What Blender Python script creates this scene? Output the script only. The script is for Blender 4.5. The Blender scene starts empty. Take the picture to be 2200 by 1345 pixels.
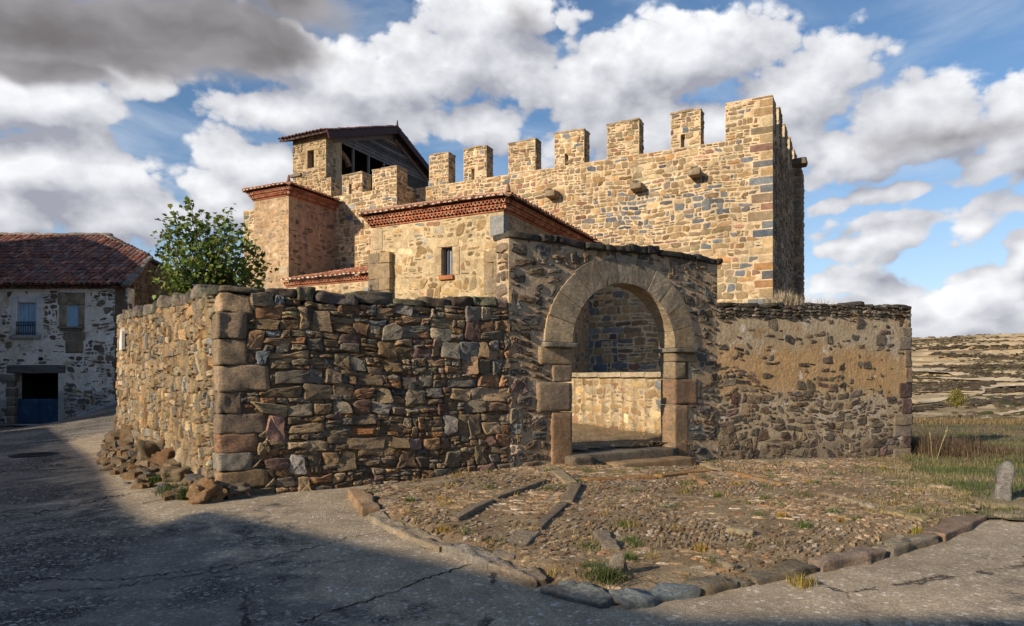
import bpy, math, random
import numpy as np
from mathutils import Vector
R = math.radians
sc = bpy.context.scene
COL = sc.collection

# ------------------------------------------------------------------ camera, sun, sky, exposure
EYE, FPX, HOR, CX = 1.65, 1500.0, 830.0, 1100.0      # eye height; lens, horizon row and centre column of the 2200 px photo
cam_d = bpy.data.cameras.new('camera')
cam = bpy.data.objects.new('camera', cam_d)
COL.objects.link(cam)
cam.location = (0, 0, EYE)
cam.rotation_euler = (R(90), 0, 0)
cam_d.sensor_width = 36.0
cam_d.lens = 36.0 * FPX / 2200.0
cam_d.shift_y = (HOR - 672.5) / 2200.0
cam_d.clip_start, cam_d.clip_end = 0.1, 6000.0
sc.camera = cam

SUN_EL = R(21.0)
SUN_H = np.array((-0.742, -0.670)); SUN_H = SUN_H / np.linalg.norm(SUN_H)
sun_d = bpy.data.lights.new('sun', 'SUN')
sun_d.energy, sun_d.angle, sun_d.color = 5.0, R(0.7), (1.0, 0.845, 0.645)
sun = bpy.data.objects.new('sun', sun_d)
COL.objects.link(sun)
sun.rotation_euler = Vector((SUN_H[0] * math.cos(SUN_EL), SUN_H[1] * math.cos(SUN_EL), math.sin(SUN_EL))).to_track_quat('Z', 'Y').to_euler()

vs = sc.view_settings
vs.view_transform, vs.look, vs.exposure, vs.gamma, vs.use_curve_mapping = 'Standard', 'None', 0.36, 1.0, False
sc.cycles.max_bounces = 6
sc.cycles.diffuse_bounces = 3
sc.cycles.transparent_max_bounces = 8
sc.cycles.use_denoising = True

# cloud masses as (column, row, half width, half height, weight) of the photo, turned into bearings and heights above the horizon
def bearing(px, py):
    a = math.atan((px - CX) / FPX)
    return a, math.atan((HOR - py) / FPX * math.cos(a))
WHITE = [(1960, 480, 330, 34, .55), (1880, 428, 250, 22, .5), (2040, 640, 300, 50, .8), (1480, 110, 250, 120, 1.0), (1300, 190, 200, 130, 1.0), (1700, 190, 240, 130, 1.0), (1500, 280, 330, 110, .9),
         (2010, 270, 250, 110, 1.0), (2190, 300, 180, 110, 1.0), (1860, 330, 170, 70, .7), (2120, 360, 130, 50, .7),
         (60, 215, 260, 75, 1.0), (210, 240, 110, 50, .7), (330, 170, 200, 60, .6),
         (70, 350, 230, 90, 1.1), (230, 370, 120, 80, 1.0), (230, 465, 150, 65, 1.0), (20, 450, 110, 90, .8), (360, 470, 120, 60, .6),
         (545, 365, 110, 65, 1.0), (470, 430, 150, 60, .8), (620, 430, 120, 60, .7),
         (820, 170, 300, 100, .85), (1010, 120, 220, 130, .85), (640, 235, 220, 70, .8), (950, 260, 260, 70, .6),
         (560, 90, 150, 80, .9), (1100, 40, 140, 70, .8),
         (2110, 610, 130, 55, .9), (2215, 560, 50, 70, .9), (1800, 600, 130, 40, .7), (1850, 525, 190, 30, .7), (2060, 690, 260, 50, .8), (1780, 680, 160, 60, .7)]
GREY = [(100, 40, 520, 130, 1.3), (430, 60, 330, 105, 1.25), (640, 0, 200, 70, .8), (130, 150, 240, 50, .9),
        (2030, 300, 260, 55, .45), (1130, 60, 70, 60, .3)]
def build_world():
    w = bpy.data.worlds.new('World'); sc.world = w
    w.use_nodes = True
    w.cycles.sampling_method = 'MANUAL'; w.cycles.sample_map_resolution = 512
    nt = w.node_tree; N = nt.nodes; L = nt.links
    N.clear()
    def link(a, s):
        if hasattr(a, 'links'): L.new(a, s)
        else: s.default_value = a
    def m(op, a, b=None, c=None, clamp=False):
        n = N.new('ShaderNodeMath'); n.operation = op; n.use_clamp = clamp
        for k, x in enumerate((a, b, c)):
            if x is not None: link(x, n.inputs[k])
        return n.outputs[0]
    def vm(op, a, b=None, c=None):
        n = N.new('ShaderNodeVectorMath'); n.operation = op
        for k, x in enumerate((a, b, c)):
            if x is not None: link(x, n.inputs[k])
        return n.outputs['Value'] if op in ('LENGTH', 'DOT_PRODUCT') else n.outputs[0]
    def mapr(v, a, b, c=0.0, d=1.0, smooth=True):
        n = N.new('ShaderNodeMapRange'); n.interpolation_type = 'SMOOTHSTEP' if smooth else 'LINEAR'
        link(v, n.inputs[0])
        for k, x in enumerate((a, b, c, d)): link(x, n.inputs[k + 1])
        return n.outputs[0]
    def mix(f, a, b):
        n = N.new('ShaderNodeMix'); n.data_type = 'RGBA'
        link(f, n.inputs[0]); link(a, n.inputs[6]); link(b, n.inputs[7])
        return n.outputs[2]
    tc = N.new('ShaderNodeTexCoord')
    sep = N.new('ShaderNodeSeparateXYZ'); L.new(tc.outputs['Generated'], sep.inputs[0])
    x, y, z = sep.outputs
    az = m('ARCTAN2', x, y)
    el = m('ARCSINE', z)
    comb = N.new('ShaderNodeCombineXYZ'); L.new(az, comb.inputs[0]); L.new(el, comb.inputs[1])
    p0 = comb.outputs[0]
    def noise(p, s, det, rough=.55, lac=2.0, dist=0.0):
        n = N.new('ShaderNodeTexNoise'); n.noise_dimensions = '3D'
        L.new(p, n.inputs['Vector'])
        n.inputs['Scale'].default_value = s; n.inputs['Detail'].default_value = det
        n.inputs['Roughness'].default_value = rough; n.inputs['Distortion'].default_value = dist
        return n
    wn = noise(p0, 5.0, 4.0)
    p1 = vm('ADD', p0, vm('MULTIPLY', vm('SUBTRACT', wn.outputs['Color'], (.5, .5, .5)), (.13, .09, 0)))
    def density(p, pn, blobs, amp, sc_, det, bil=()):
        acc = None
        for (px, py, rx, ry, wt) in blobs:
            a, e = bearing(px, py)
            a2, _ = bearing(px + rx, py); _, e2 = bearing(px, py - ry)
            ra, re = a2 - a, e2 - e
            d = vm('LENGTH', vm('MULTIPLY_ADD', p, (1 / ra, 1 / re, 0), (-a / ra, -e / re, 0)))
            v = m('MULTIPLY_ADD', d, -wt, wt)
            acc = v if acc is None else m('SMOOTH_MAX', acc, v, .25)
        f = noise(vm('MULTIPLY', pn, (1.0, 1.35, 1.0)), sc_, det, .60)
        d_ = m('MULTIPLY_ADD', m('SUBTRACT', f.outputs['Fac'], .5), amp, acc)
        for vsc, va in bil:
            vn = N.new('ShaderNodeTexVoronoi'); vn.feature = 'F1'; vn.inputs['Scale'].default_value = vsc
            L.new(vm('ADD', vm('MULTIPLY', pn, (1.0, 1.4, 1.0)), vm('MULTIPLY', vm('SUBTRACT', f.outputs['Color'], (.5, .5, .5)), (.05, .05, .0))), vn.inputs['Vector'])
            d_ = m('MULTIPLY_ADD', m('SUBTRACT', m('MULTIPLY', vn.outputs['Distance'], vn.outputs['Distance']), .28), -va * 1.15, d_)
        return d_
    BIL = ((13.0, .42), (29.0, .26), (61.0, .14))
    up = (-0.014, 0.036, 0.0)
    dW = density(p1, p0, WHITE, 1.35, 7.0, 10.0, BIL)
    dW2 = density(vm('ADD', p1, up), vm('ADD', p0, up), WHITE, 1.35, 7.0, 7.0, BIL)
    aW = mapr(dW, -.05, .17)
    lit = mapr(m('SUBTRACT', dW2, dW), -.75, .62, 1.0, 0.0, smooth=False)
    thick = mapr(dW, .25, 1.3)
    litk = m('SUBTRACT', lit, m('MULTIPLY', thick, .13), clamp=True)
    fine = noise(vm('MULTIPLY', p0, (1, 1.7, 1)), 26.0, 6.0, .6)
    litk = m('ADD', litk, m('MULTIPLY', m('SUBTRACT', fine.outputs['Fac'], .5), .42), clamp=True)
    white = mix(litk, (3.1, 3.2, 3.75, 1), (8.2, 8.25, 8.45, 1))
    dG = density(p1, p0, GREY, .8, 7.0, 8.0)
    aG = mapr(dG, -.02, .5)
    gsoft = noise(vm('MULTIPLY', p1, (1, 2.2, 1)), 5.0, 4.0, .5)
    grey = mix(mapr(m('SUBTRACT', gsoft.outputs['Fac'], m('MULTIPLY', dG, .22)), .10, .62), (1.55, 1.45, 1.5, 1), (3.6, 3.5, 3.7, 1))
    # thin high streaks
    st = noise(vm('MULTIPLY', p0, (1.5, 5.0, 1.0)), 2.2, 7.0, .6, dist=.5)
    aS = m('MULTIPLY', mapr(st.outputs['Fac'], .42, .75), .5)
    low = mapr(el, .0, .36, .50, 0.0)
    sky = N.new('ShaderNodeTexSky'); sky.sky_type = 'NISHITA'; sky.sun_disc = False
    sky.sun_elevation = SUN_EL
    sky.sun_rotation = math.atan2(SUN_H[0], SUN_H[1])
    sky.altitude = 1000; sky.air_density = 1.0; sky.dust_density = .6; sky.ozone_density = 1.6
    hs = N.new('ShaderNodeHueSaturation'); L.new(sky.outputs[0], hs.inputs['Color'])
    hs.inputs['Saturation'].default_value = 1.12; hs.inputs['Value'].default_value = 1.15
    c = mix(m('MAXIMUM', aS, low), hs.outputs[0], (5.0, 5.75, 6.9, 1))
    c = mix(aW, c, white)
    c = mix(aG, c, grey)
    # below the horizon: plain ground tone
    c = mix(mapr(el, -.05, -.01, 1.0, 0.0), c, (1.2, 1.0, .75, 1))
    bg = N.new('ShaderNodeBackground'); L.new(c, bg.inputs[0]); bg.inputs[1].default_value = 0.095
    out = N.new('ShaderNodeOutputWorld'); L.new(bg.outputs[0], out.inputs[0])
build_world()

# ------------------------------------------------------------------ helpers
def prop(o, label=None, cat=None, group=None, kind=None):
    if label: o['label'] = label
    if cat: o['category'] = cat
    if group: o['group'] = group
    if kind: o['kind'] = kind
    return o
def thing(name, loc, label, cat, group=None):
    o = bpy.data.objects.new(name, None); COL.objects.link(o)
    o.location = loc; o.empty_display_size = .3
    return prop(o, label, cat, group)
class MB:
    def __init__(s): s.V, s.Lp, s.S, s.C, s.Mi, s.n, s.mi = [], [], [], [], [], 0, 0
    def add(s, v, faces_l, faces_s, col):
        v = np.asarray(v, float)
        s.V.append(v); s.Lp.append(np.asarray(faces_l, int) + s.n); s.S.append(np.asarray(faces_s, int)); s.Mi.append(np.full(len(faces_s), s.mi))
        c = np.asarray(col, float)
        if c.ndim == 1: c = np.broadcast_to(c[:3], (len(v), 3))
        s.C.append(c); s.n += len(v)
    def faces(s, v, faces, col=(.5, .5, .5)):
        s.add(v, [i for f in faces for i in f], [len(f) for f in faces], col)
    def build(s, name, mat, parent=None, smooth=False, world=True):
        me = bpy.data.meshes.new(name)
        V = np.concatenate(s.V); Lp = np.concatenate(s.Lp); S = np.concatenate(s.S); C = np.concatenate(s.C)
        me.vertices.add(len(V)); me.vertices.foreach_set('co', V.ravel())
        me.loops.add(len(Lp)); me.loops.foreach_set('vertex_index', Lp.astype(np.int32))
        me.polygons.add(len(S))
        st = np.concatenate(([0], np.cumsum(S)[:-1])).astype(np.int32)
        me.polygons.foreach_set('loop_start', st); me.polygons.foreach_set('loop_total', S.astype(np.int32))
        me.update(calc_edges=True)
        a = me.color_attributes.new('Col', 'FLOAT_COLOR', 'POINT')
        a.data.foreach_set('color', np.concatenate((C, np.ones((len(C), 1))), 1).astype(np.float32).ravel())
        me.polygons.foreach_set('use_smooth', np.full(len(S), bool(smooth)))
        if smooth == 'angle': me.set_sharp_from_angle(angle=R(38))
        for mm in (mat if isinstance(mat, (list, tuple)) else [mat]): me.materials.append(mm)
        me.polygons.foreach_set('material_index', np.concatenate(s.Mi).astype(np.int32))
        o = bpy.data.objects.new(name, me); COL.objects.link(o)
        if parent is not None:
            o.parent = parent
            if parent.type == 'EMPTY': o.location = -parent.location
        return o
Z = np.array((0., 0., 1.))
class Frame:                                     # u runs right as seen from outside, v is height, w comes out of the wall
    def __init__(s, o, u):
        s.O = np.array((o[0], o[1], 0.)); s.U = np.array((u[0], u[1], 0.)); s.U /= np.linalg.norm(s.U)
        s.N = np.cross(s.U, Z)
    def P(s, u, v, w=0.0):
        u = np.asarray(u, float)[..., None]; v = np.asarray(v, float)[..., None]; w = np.asarray(w, float)[..., None]
        return s.O + s.U * u + Z * v + s.N * w
    def xy(s, u, w=0.0): return (s.O + s.U * u + s.N * w)[:2]
def hit(px, P, d):                               # how far along P + d*t the photo's column px lies
    r = (px - CX) / FPX
    return (r * P[1] - P[0]) / (d[0] - r * d[1])
def zat(py, Y): return EYE + (HOR - py) / FPX * Y
def gpt(px, py, z=0.0):                          # ground point at height z seen at a pixel
    Y = (EYE - z) * FPX / (py - HOR)
    return np.array(((px - CX) / FPX * Y, Y))

_cube = {}
def cube_grid(n):
    if n in _cube: return _cube[n]
    idx, vs_, fs = {}, [], []
    def vid(p):
        k = tuple(np.round(p, 5))
        if k not in idx: idx[k] = len(vs_); vs_.append(p)
        return idx[k]
    for ax in range(3):
        for sg in (-1, 1):
            for i in range(n):
                for j in range(n):
                    q = []
                    for (a, b) in ((i, j), (i + 1, j), (i + 1, j + 1), (i, j + 1)):
                        p = [0, 0, 0]; p[ax] = sg
                        p[(ax + 1) % 3] = -1 + 2 * a / n; p[(ax + 2) % 3] = -1 + 2 * b / n
                        q.append(vid(tuple(p)))
                    fs.append(q if sg > 0 else q[::-1])
    _cube[n] = (np.array(vs_, float), np.array(fs).ravel(), np.full(len(fs), 4))
    return _cube[n]
def rbox(mb, c, ax, half, r, amp, col, rng, n=4, freq=1.6, taper=None):
    P, Lp, S = cube_grid(n)
    half = np.array(half, float); r = min(r, half.min() * .98)
    q = np.sign(P) * np.abs(P) ** .8 * half
    inn = np.clip(q, -(half - r), half - r)
    d = q - inn; ln = np.linalg.norm(d, axis=1, keepdims=True); ln[ln == 0] = 1
    p = inn + d / ln * r
    if taper is not None: p = taper(p, half)
    if amp:
        s = 1.0 / half.mean()
        disp = np.zeros(len(p))
        for k in range(5):
            kv = rng.normal(size=3) * freq * s * (1 + .6 * k)
            disp += np.sin(p @ kv + rng.uniform(0, 6.28)) / (1 + .6 * k)
        nr = p / (np.linalg.norm(p, axis=1, keepdims=True) + 1e-6)
        p = p + nr * (disp * amp)[:, None]
    A = np.array(ax, float)
    mb.add(np.array(c) + p @ A, Lp, S, col)
def abox(mb, c, ax, half, col=(.5, .5, .5)): rbox(mb, c, ax, half, 1e-4, 0, col, None, n=1)
def tube(mb, pts, rad, seg=6, col=(.5, .5, .5), cap=True):
    pts = [np.array(p, float) for p in pts]; n = len(pts)
    rad = [rad] * n if np.isscalar(rad) else rad
    V = []
    for i, p in enumerate(pts):
        t = pts[min(i + 1, n - 1)] - pts[max(i - 1, 0)]; t /= np.linalg.norm(t) + 1e-9
        a = np.cross(t, (0, 0, 1.) if abs(t[2]) < .9 else (1., 0, 0)); a /= np.linalg.norm(a)
        b = np.cross(t, a)
        for k in range(seg):
            th = 2 * math.pi * k / seg
            V.append(p + (a * math.cos(th) + b * math.sin(th)) * rad[i])
    F = [(i * seg + k, i * seg + (k + 1) % seg, (i + 1) * seg + (k + 1) % seg, (i + 1) * seg + k) for i in range(n - 1) for k in range(seg)]
    if cap: F += [tuple(range(seg - 1, -1, -1)), tuple((n - 1) * seg + k for k in range(seg))]
    mb.faces(V, F, col)

# ------------------------------------------------------------------ materials
def newmat(name):
    m = bpy.data.materials.new(name); m.use_nodes = True
    nt = m.node_tree
    return m, nt, nt.nodes['Principled BSDF']
class NT:
    def __init__(s, nt): s.nt, s.N, s.L = nt, nt.nodes, nt.links
    def lk(s, a, sock):
        if hasattr(a, 'links'): s.L.new(a, sock)
        else: sock.default_value = a
    def coord(s, scale=(1, 1, 1)):
        t = s.N.new('ShaderNodeTexCoord'); mp = s.N.new('ShaderNodeMapping')
        s.L.new(t.outputs['Object'], mp.inputs[0]); mp.inputs['Scale'].default_value = scale
        return mp.outputs[0]
    def noise(s, vec, scale, det=4., rough=.55, dist=0.):
        n = s.N.new('ShaderNodeTexNoise'); s.L.new(vec, n.inputs['Vector'])
        n.inputs['Scale'].default_value = scale; n.inputs['Detail'].default_value = det
        n.inputs['Roughness'].default_value = rough; n.inputs['Distortion'].default_value = dist
        return n.outputs['Fac']
    def vor(s, vec, scale, feature='F1', out='Distance'):
        n = s.N.new('ShaderNodeTexVoronoi'); n.feature = feature; s.L.new(vec, n.inputs['Vector'])
        n.inputs['Scale'].default_value = scale
        return n.outputs[out]
    def math(s, op, a, b=None, clamp=False):
        n = s.N.new('ShaderNodeMath'); n.operation = op; n.use_clamp = clamp
        s.lk(a, n.inputs[0])
        if b is not None: s.lk(b, n.inputs[1])
        return n.outputs[0]
    def ramp(s, f, a, b, c=0., d=1., smooth=True):
        n = s.N.new('ShaderNodeMapRange'); n.interpolation_type = 'SMOOTHSTEP' if smooth else 'LINEAR'
        s.lk(f, n.inputs[0])
        for k, x in enumerate((a, b, c, d)): n.inputs[k + 1].default_value = x
        return n.outputs[0]
    def mix(s, f, a, b, mode='MIX'):
        n = s.N.new('ShaderNodeMix'); n.data_type = 'RGBA'; n.blend_type = mode
        def c4(x): return x if hasattr(x, 'links') else (*x[:3], 1)
        s.lk(f, n.inputs[0]); s.lk(c4(a), n.inputs[6]); s.lk(c4(b), n.inputs[7])
        return n.outputs[2]
    def col(s):
        a = s.N.new('ShaderNodeAttribute'); a.attribute_name = 'Col'
        return a.outputs['Color']
    def bump(s, h, dist, strength=1.0, normal=None):
        b = s.N.new('ShaderNodeBump'); b.inputs['Strength'].default_value = strength; b.inputs['Distance'].default_value = dist
        s.L.new(h, b.inputs['Height'])
        if normal is not None: s.L.new(normal, b.inputs['Normal'])
        return b.outputs[0]
    def gain(s, c, f, lo, hi):                   # multiply a colour by a grey between lo and hi
        g = s.ramp(f, .25, .75, lo, hi, smooth=False)
        n = s.N.new('ShaderNodeVectorMath'); n.operation = 'SCALE'
        s.lk(c, n.inputs[0]); s.L.new(g, n.inputs['Scale'])
        return n.outputs[0]
def stone_mat(name, bump=.02, spec=.2, lichen=None, lich_amt=.0, rust=(.30, .15, .06), rust_amt=.25, big=1.0):
    m, nt, b = newmat(name); k = NT(nt); v = k.coord()
    c = k.col()
    n1 = k.noise(v, 5. * big, 6., .6); n2 = k.noise(v, 28. * big, 5., .65); n3 = k.noise(v, 1.3, 4., .6); n4 = k.noise(v, 95., 3., .7)
    n5 = k.noise(k.coord((1, 1, 3.2)), 16. * big, 6., .7, .3)
    c = k.gain(c, n1, .66, 1.34); c = k.gain(c, n2, .66, 1.34); c = k.gain(c, n4, .78, 1.22); c = k.gain(c, n5, .72, 1.28)
    c = k.gain(c, k.noise(k.coord((1.6, 1.6, .22)), 1.0, 6., .65, .3), .72, 1.18); c = k.gain(c, k.noise(v, .42, 5., .6, .5), .76, 1.18)
    c = k.mix(k.math('MULTIPLY', k.ramp(k.noise(v, 3.1, 5., .6, .5), .52, .75), rust_amt), c, rust)
    if lichen: c = k.mix(k.math('MULTIPLY', k.ramp(k.noise(v, 7.5, 6., .65), .50, .64), lich_amt), c, lichen)
    nt.links.new(c, b.inputs['Base Color'])
    b.inputs['Roughness'].default_value = .93; b.inputs['Specular IOR Level'].default_value = spec
    h = k.math('ADD', k.math('MULTIPLY', n2, .7), k.math('ADD', k.math('MULTIPLY', n5, 1.0), k.math('MULTIPLY', n4, .30)))
    nt.links.new(k.bump(h, bump * 3.0, 1.0), b.inputs['Normal'])
    return m
def plaster_mat(name, cols, bump=.012, zband=None, scale=1.0, spots=None):
    m, nt, b = newmat(name); k = NT(nt); v = k.coord()
    c = k.mix(k.ramp(k.noise(v, .9 * scale, 6., .62), .40, .58), cols[0], cols[1])
    if len(cols) > 2: c = k.mix(k.ramp(k.noise(v, 1.7 * scale, 7., .66, .6), .53, .66), c, cols[2])
    if zband:
        sp = nt.nodes.new('ShaderNodeSeparateXYZ'); nt.links.new(v, sp.inputs[0])
        zz = k.math('ADD', sp.outputs[2], k.math('MULTIPLY', k.noise(v, 1.4, 5., .6), zband[4]))
        for (z0, z1, bc, amt) in zband[:4]:
            if bc is None: continue
            f = k.math('MULTIPLY', k.ramp(zz, z0, z0 + .35), k.ramp(zz, z1, z1 + .35, 1., 0.))
            c = k.mix(k.math('MULTIPLY', f, amt), c, bc)
    n1 = k.noise(v, 14., 6., .65); n2 = k.noise(v, 60., 4., .65); n0 = k.noise(v, 3.3, 6., .62)
    c = k.gain(c, n1, .78, 1.2); c = k.gain(c, n2, .85, 1.15); c = k.gain(c, n0, .8, 1.2)
    if spots: c = k.mix(k.math('MULTIPLY', k.ramp(k.noise(v, 2.6, 6., .66), .61, .65), .8), c, spots)
    nt.links.new(c, b.inputs['Base Color'])
    b.inputs['Roughness'].default_value = .95; b.inputs['Specular IOR Level'].default_value = .15
    h = k.math('ADD', k.math('MULTIPLY', n1, 1.0), k.math('ADD', k.math('MULTIPLY', n2, .3), k.math('MULTIPLY', n0, 1.2)))
    nt.links.new(k.bump(h, bump * 2), b.inputs['Normal'])
    return m
def plain_mat(name, col, rough=.7, metal=0., var=.2, bump=.004, scale=12., stretch=(1, 1, 1), use_col=False, second=None):
    m, nt, b = newmat(name); k = NT(nt); v = k.coord(stretch)
    n1 = k.noise(v, scale, 6., .62); n2 = k.noise(v, scale * .2, 4., .6)
    c = k.col() if use_col else k.mix(0.0, col, col)
    if second: c = k.mix(k.ramp(k.noise(v, scale * .35, 6., .65, .4), .46, .62), c, second)
    c = k.gain(c, n1, 1 - var, 1 + var); c = k.gain(c, n2, 1 - var * .7, 1 + var * .7)
    nt.links.new(c, b.inputs['Base Color'])
    b.inputs['Roughness'].default_value = rough; b.inputs['Metallic'].default_value = metal
    b.inputs['Specular IOR Level'].default_value = .25
    if bump: nt.links.new(k.bump(n1, bump * 2), b.inputs['Normal'])
    return m
def leaf_mat(name, transl=.35):
    m, nt, b = newmat(name); k = NT(nt)
    c = k.gain(k.col(), k.noise(k.coord(), 9., 3.), .75, 1.25)
    nt.links.new(c, b.inputs['Base Color']); b.inputs['Roughness'].default_value = .55
    b.inputs['Specular IOR Level'].default_value = .3
    t = nt.nodes.new('ShaderNodeBsdfTranslucent'); nt.links.new(c, t.inputs[0])
    mx = nt.nodes.new('ShaderNodeMixShader'); mx.inputs[0].default_value = transl
    nt.links.new(b.outputs[0], mx.inputs[1]); nt.links.new(t.outputs[0], mx.inputs[2])
    nt.links.new(mx.outputs[0], nt.nodes['Material Output'].inputs[0])
    return m
M = {}
M['dry'] = stone_mat('dry_stone', .020, lichen=(.22, .21, .17), lich_amt=.30, rust=(.30, .15, .06), rust_amt=.30)
M['drygap'] = plain_mat('dark_joint_earth', (.12, .09, .06), .98, var=.3, bump=.02, scale=9.)
M['castle'] = stone_mat('castle_stone', .012, rust=(.42, .23, .09), rust_amt=.28, lichen=(.30, .28, .24), lich_amt=.15)
M['mortar'] = plaster_mat('lime_mortar', [(.56, .44, .29), (.60, .49, .34), (.46, .35, .22)], .010)
M['ashlar'] = stone_mat('dressed_sandstone', .008, rust=(.25, .13, .055), rust_amt=.5, lichen=(.13, .125, .11), lich_amt=.45, big=.6)
M['cap'] = stone_mat('mossy_cap_stone', .02, lichen=(.06, .056, .048), lich_amt=.6, rust=(.12, .10, .06), rust_amt=.4)
M['gatemortar'] = plaster_mat('grey_white_mortar', [(.42, .305, .19), (.48, .37, .25), (.27, .19, .115)], .022, spots=(.60, .55, .48))
M['ochre'] = plaster_mat('stained_ochre_render', [(.40, .33, .24), (.36, .28, .18), (.30, .20, .11)], .016,
                         zband=[(1.75, 2.75, (.42, .255, .11), .72), (-1., 0.7, (.17, .13, .09), .7), (0, 0, None, 0), (0, 0, None, 0), .9], spots=(.55, .51, .45))
M['whitewash'] = plaster_mat('old_whitewash', [(.72, .67, .61), (.62, .56, .48), (.46, .37, .27)], .014,
                             zband=[(-1., 2.2, (.19, .19, .20), .6), (0, 0, None, 0), (0, 0, None, 0), (0, 0, None, 0), 2.2], spots=(.30, .31, .33))  # lower wall greyed darker, its shade put into the colour
M['rubble'] = stone_mat('rubble_stone', .018, lichen=(.33, .31, .27), lich_amt=.25)
M['tile'] = stone_mat('clay_tile', .006, rust=(.10, .07, .055), rust_amt=.55, lichen=(.30, .25, .20), lich_amt=.3)
M['newtile'] = stone_mat('red_clay_tile', .004, rust=(.30, .10, .05), rust_amt=.3)
M['boulder'] = stone_mat('boulder_rock', .03, rust=(.32, .14, .05), rust_amt=.45, lichen=(.20, .19, .15), lich_amt=.4)
M['slab'] = stone_mat('worn_slab', .012, rust=(.36, .17, .06), rust_amt=.35, lichen=(.26, .25, .22), lich_amt=.4)
M['cobble'] = stone_mat('cobble_stone', .01, rust=(.30, .19, .10), rust_amt=.3)
M['bluedoor'] = plain_mat('blue_painted_metal', (.022, .06, .12), .5, .2, .3, .002, 6., second=(.045, .10, .175))
M['bluewood'] = plain_mat('pale_blue_painted_boards', (.22, .36, .50), .6, 0, .2, .003, 10., (6, 6, 1), second=(.32, .45, .58))
M['iron'] = plain_mat('black_iron', (.02, .022, .03), .5, .6, .2, .001)
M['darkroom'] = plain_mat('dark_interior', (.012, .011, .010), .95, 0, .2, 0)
M['wood'] = plain_mat('weathered_dark_boards', (.060, .052, .050), .8, 0, .45, .006, 5., (1, 1, 14), second=(.13, .10, .08))
M['fascia'] = plain_mat('dark_maroon_timber', (.052, .028, .030), .7, 0, .3, .004, 8.)
M['greywood'] = plain_mat('grey_timber', (.16, .14, .13), .8, 0, .3, .004, 9.)
M['oldwood'] = plain_mat('old_grey_lintel_wood', (.13, .12, .12), .9, 0, .45, .02, 7., (1, 1, 8))
M['bark'] = plain_mat('pale_grey_bark', (.16, .14, .11), .9, 0, .3, .01, 18.)
M['leaf'] = leaf_mat('green_leaf', .30)
M['blade'] = leaf_mat('grass_blade', .30)
M['manhole'] = plain_mat('cast_iron', (.025, .025, .028), .6, .4, .3, .003, 30.)
M['plaque'] = plain_mat('white_marble', (.62, .60, .55), .5, 0, .08, .001)
M['glass'] = plain_mat('dusty_window_glass', (.20, .26, .34), .15, 0, .1, 0)
M['concrete'] = plain_mat('pale_concrete', (.38, .38, .38), .9, 0, .25, .008, 9., second=(.26, .26, .26))

# ------------------------------------------------------------------ masonry
def cells(u0, u1, v0, v1, rng, rowh, wid, amax, amin, ps=.35):
    out = []
    def split(u, w, v, h, dep):
        a = w * h
        if dep < 4 and (a > amax or (a > amin and rng.random() < ps) or w / h > 4.2 or h / w > 1.9):
            ar = w / h
            vert = rng.random() < (.85 if ar > 2.8 else .45 if ar > 1.4 else .14)
            if h / w > 1.9: vert = False
            f = rng.uniform(.3, .7)
            if vert: split(u, w * f, v, h, dep + 1); split(u + w * f, w * (1 - f), v, h, dep + 1)
            else: split(u, w, v, h * f, dep + 1); split(u, w, v + h * f, h * (1 - f), dep + 1)
        else: out.append((u, u + w, v, v + h))
    v = v0
    while v < v1:
        h = rng.uniform(*rowh); u = u0 - rng.uniform(0, wid[0])
        while u < u1:
            w = rng.uniform(*wid); split(u, w, v, h, 0); u += w
        v += h
    return out
_ft = {}
def _faces(n, rings):
    k = (n, rings)
    if k not in _ft:
        L = []
        for r in range(rings - 1):
            for i in range(n): L += [r * n + i, r * n + (i + 1) % n, (r + 1) * n + (i + 1) % n, (r + 1) * n + i]
        S = [4] * (n * (rings - 1))
        c = n * rings
        for i in range(n): L += [(rings - 1) * n + i, (rings - 1) * n + (i + 1) % n, c]
        _ft[k] = (np.array(L), np.array(S + [3] * n))
    return _ft[k]
def stone(mb, P, F, relief, back, bev, col, rng, rough=.004, tilt=.0, base=0.):
    n = len(P); c = P.mean(0); d = P - c; L = np.linalg.norm(d, axis=1); half = max(L.min(), 1e-3)
    k2 = max(.45, 1 - bev / half)
    tx, ty = rng.normal(size=2) * tilt
    UV, W = [], []
    for s, w, fr in ((1, -back, 0), (1, base, .3), ((1 + k2) / 2, base + (relief) * .72, .7), (k2, base + relief, 1), (.5 * k2, base + relief * 1.04, 1), (0, base + relief * 1.06, 1)):
        q = c + d * s if s else c[None]
        UV.append(q); dd = q - c
        W.append(w + fr * ((dd[:, 0] * tx + dd[:, 1] * ty) + rng.normal(size=len(q)) * rough))
    UV = np.concatenate(UV); W = np.concatenate(W)
    Lp, S = _faces(n, 5)
    mb.add(F.P(UV[:, 0], UV[:, 1], W), Lp, S, col)
def chip(P, rng, r=(.12, .3), mids=True, jit=.05):
    n = len(P); out = []
    for i in range(n):
        a, b, cc = P[i - 1], P[i], P[(i + 1) % n]
        r1, r2 = rng.uniform(*r), rng.uniform(*r)
        p, q = b + (a - b) * r1, b + (cc - b) * r2
        out += [p, .25 * p + .5 * b + .25 * q, q]
        if mids:
            mp = .5 * (b + cc); e = cc - b
            out.append(mp + np.array((-e[1], e[0])) * rng.normal() * jit)
    return np.array(out)
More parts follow.
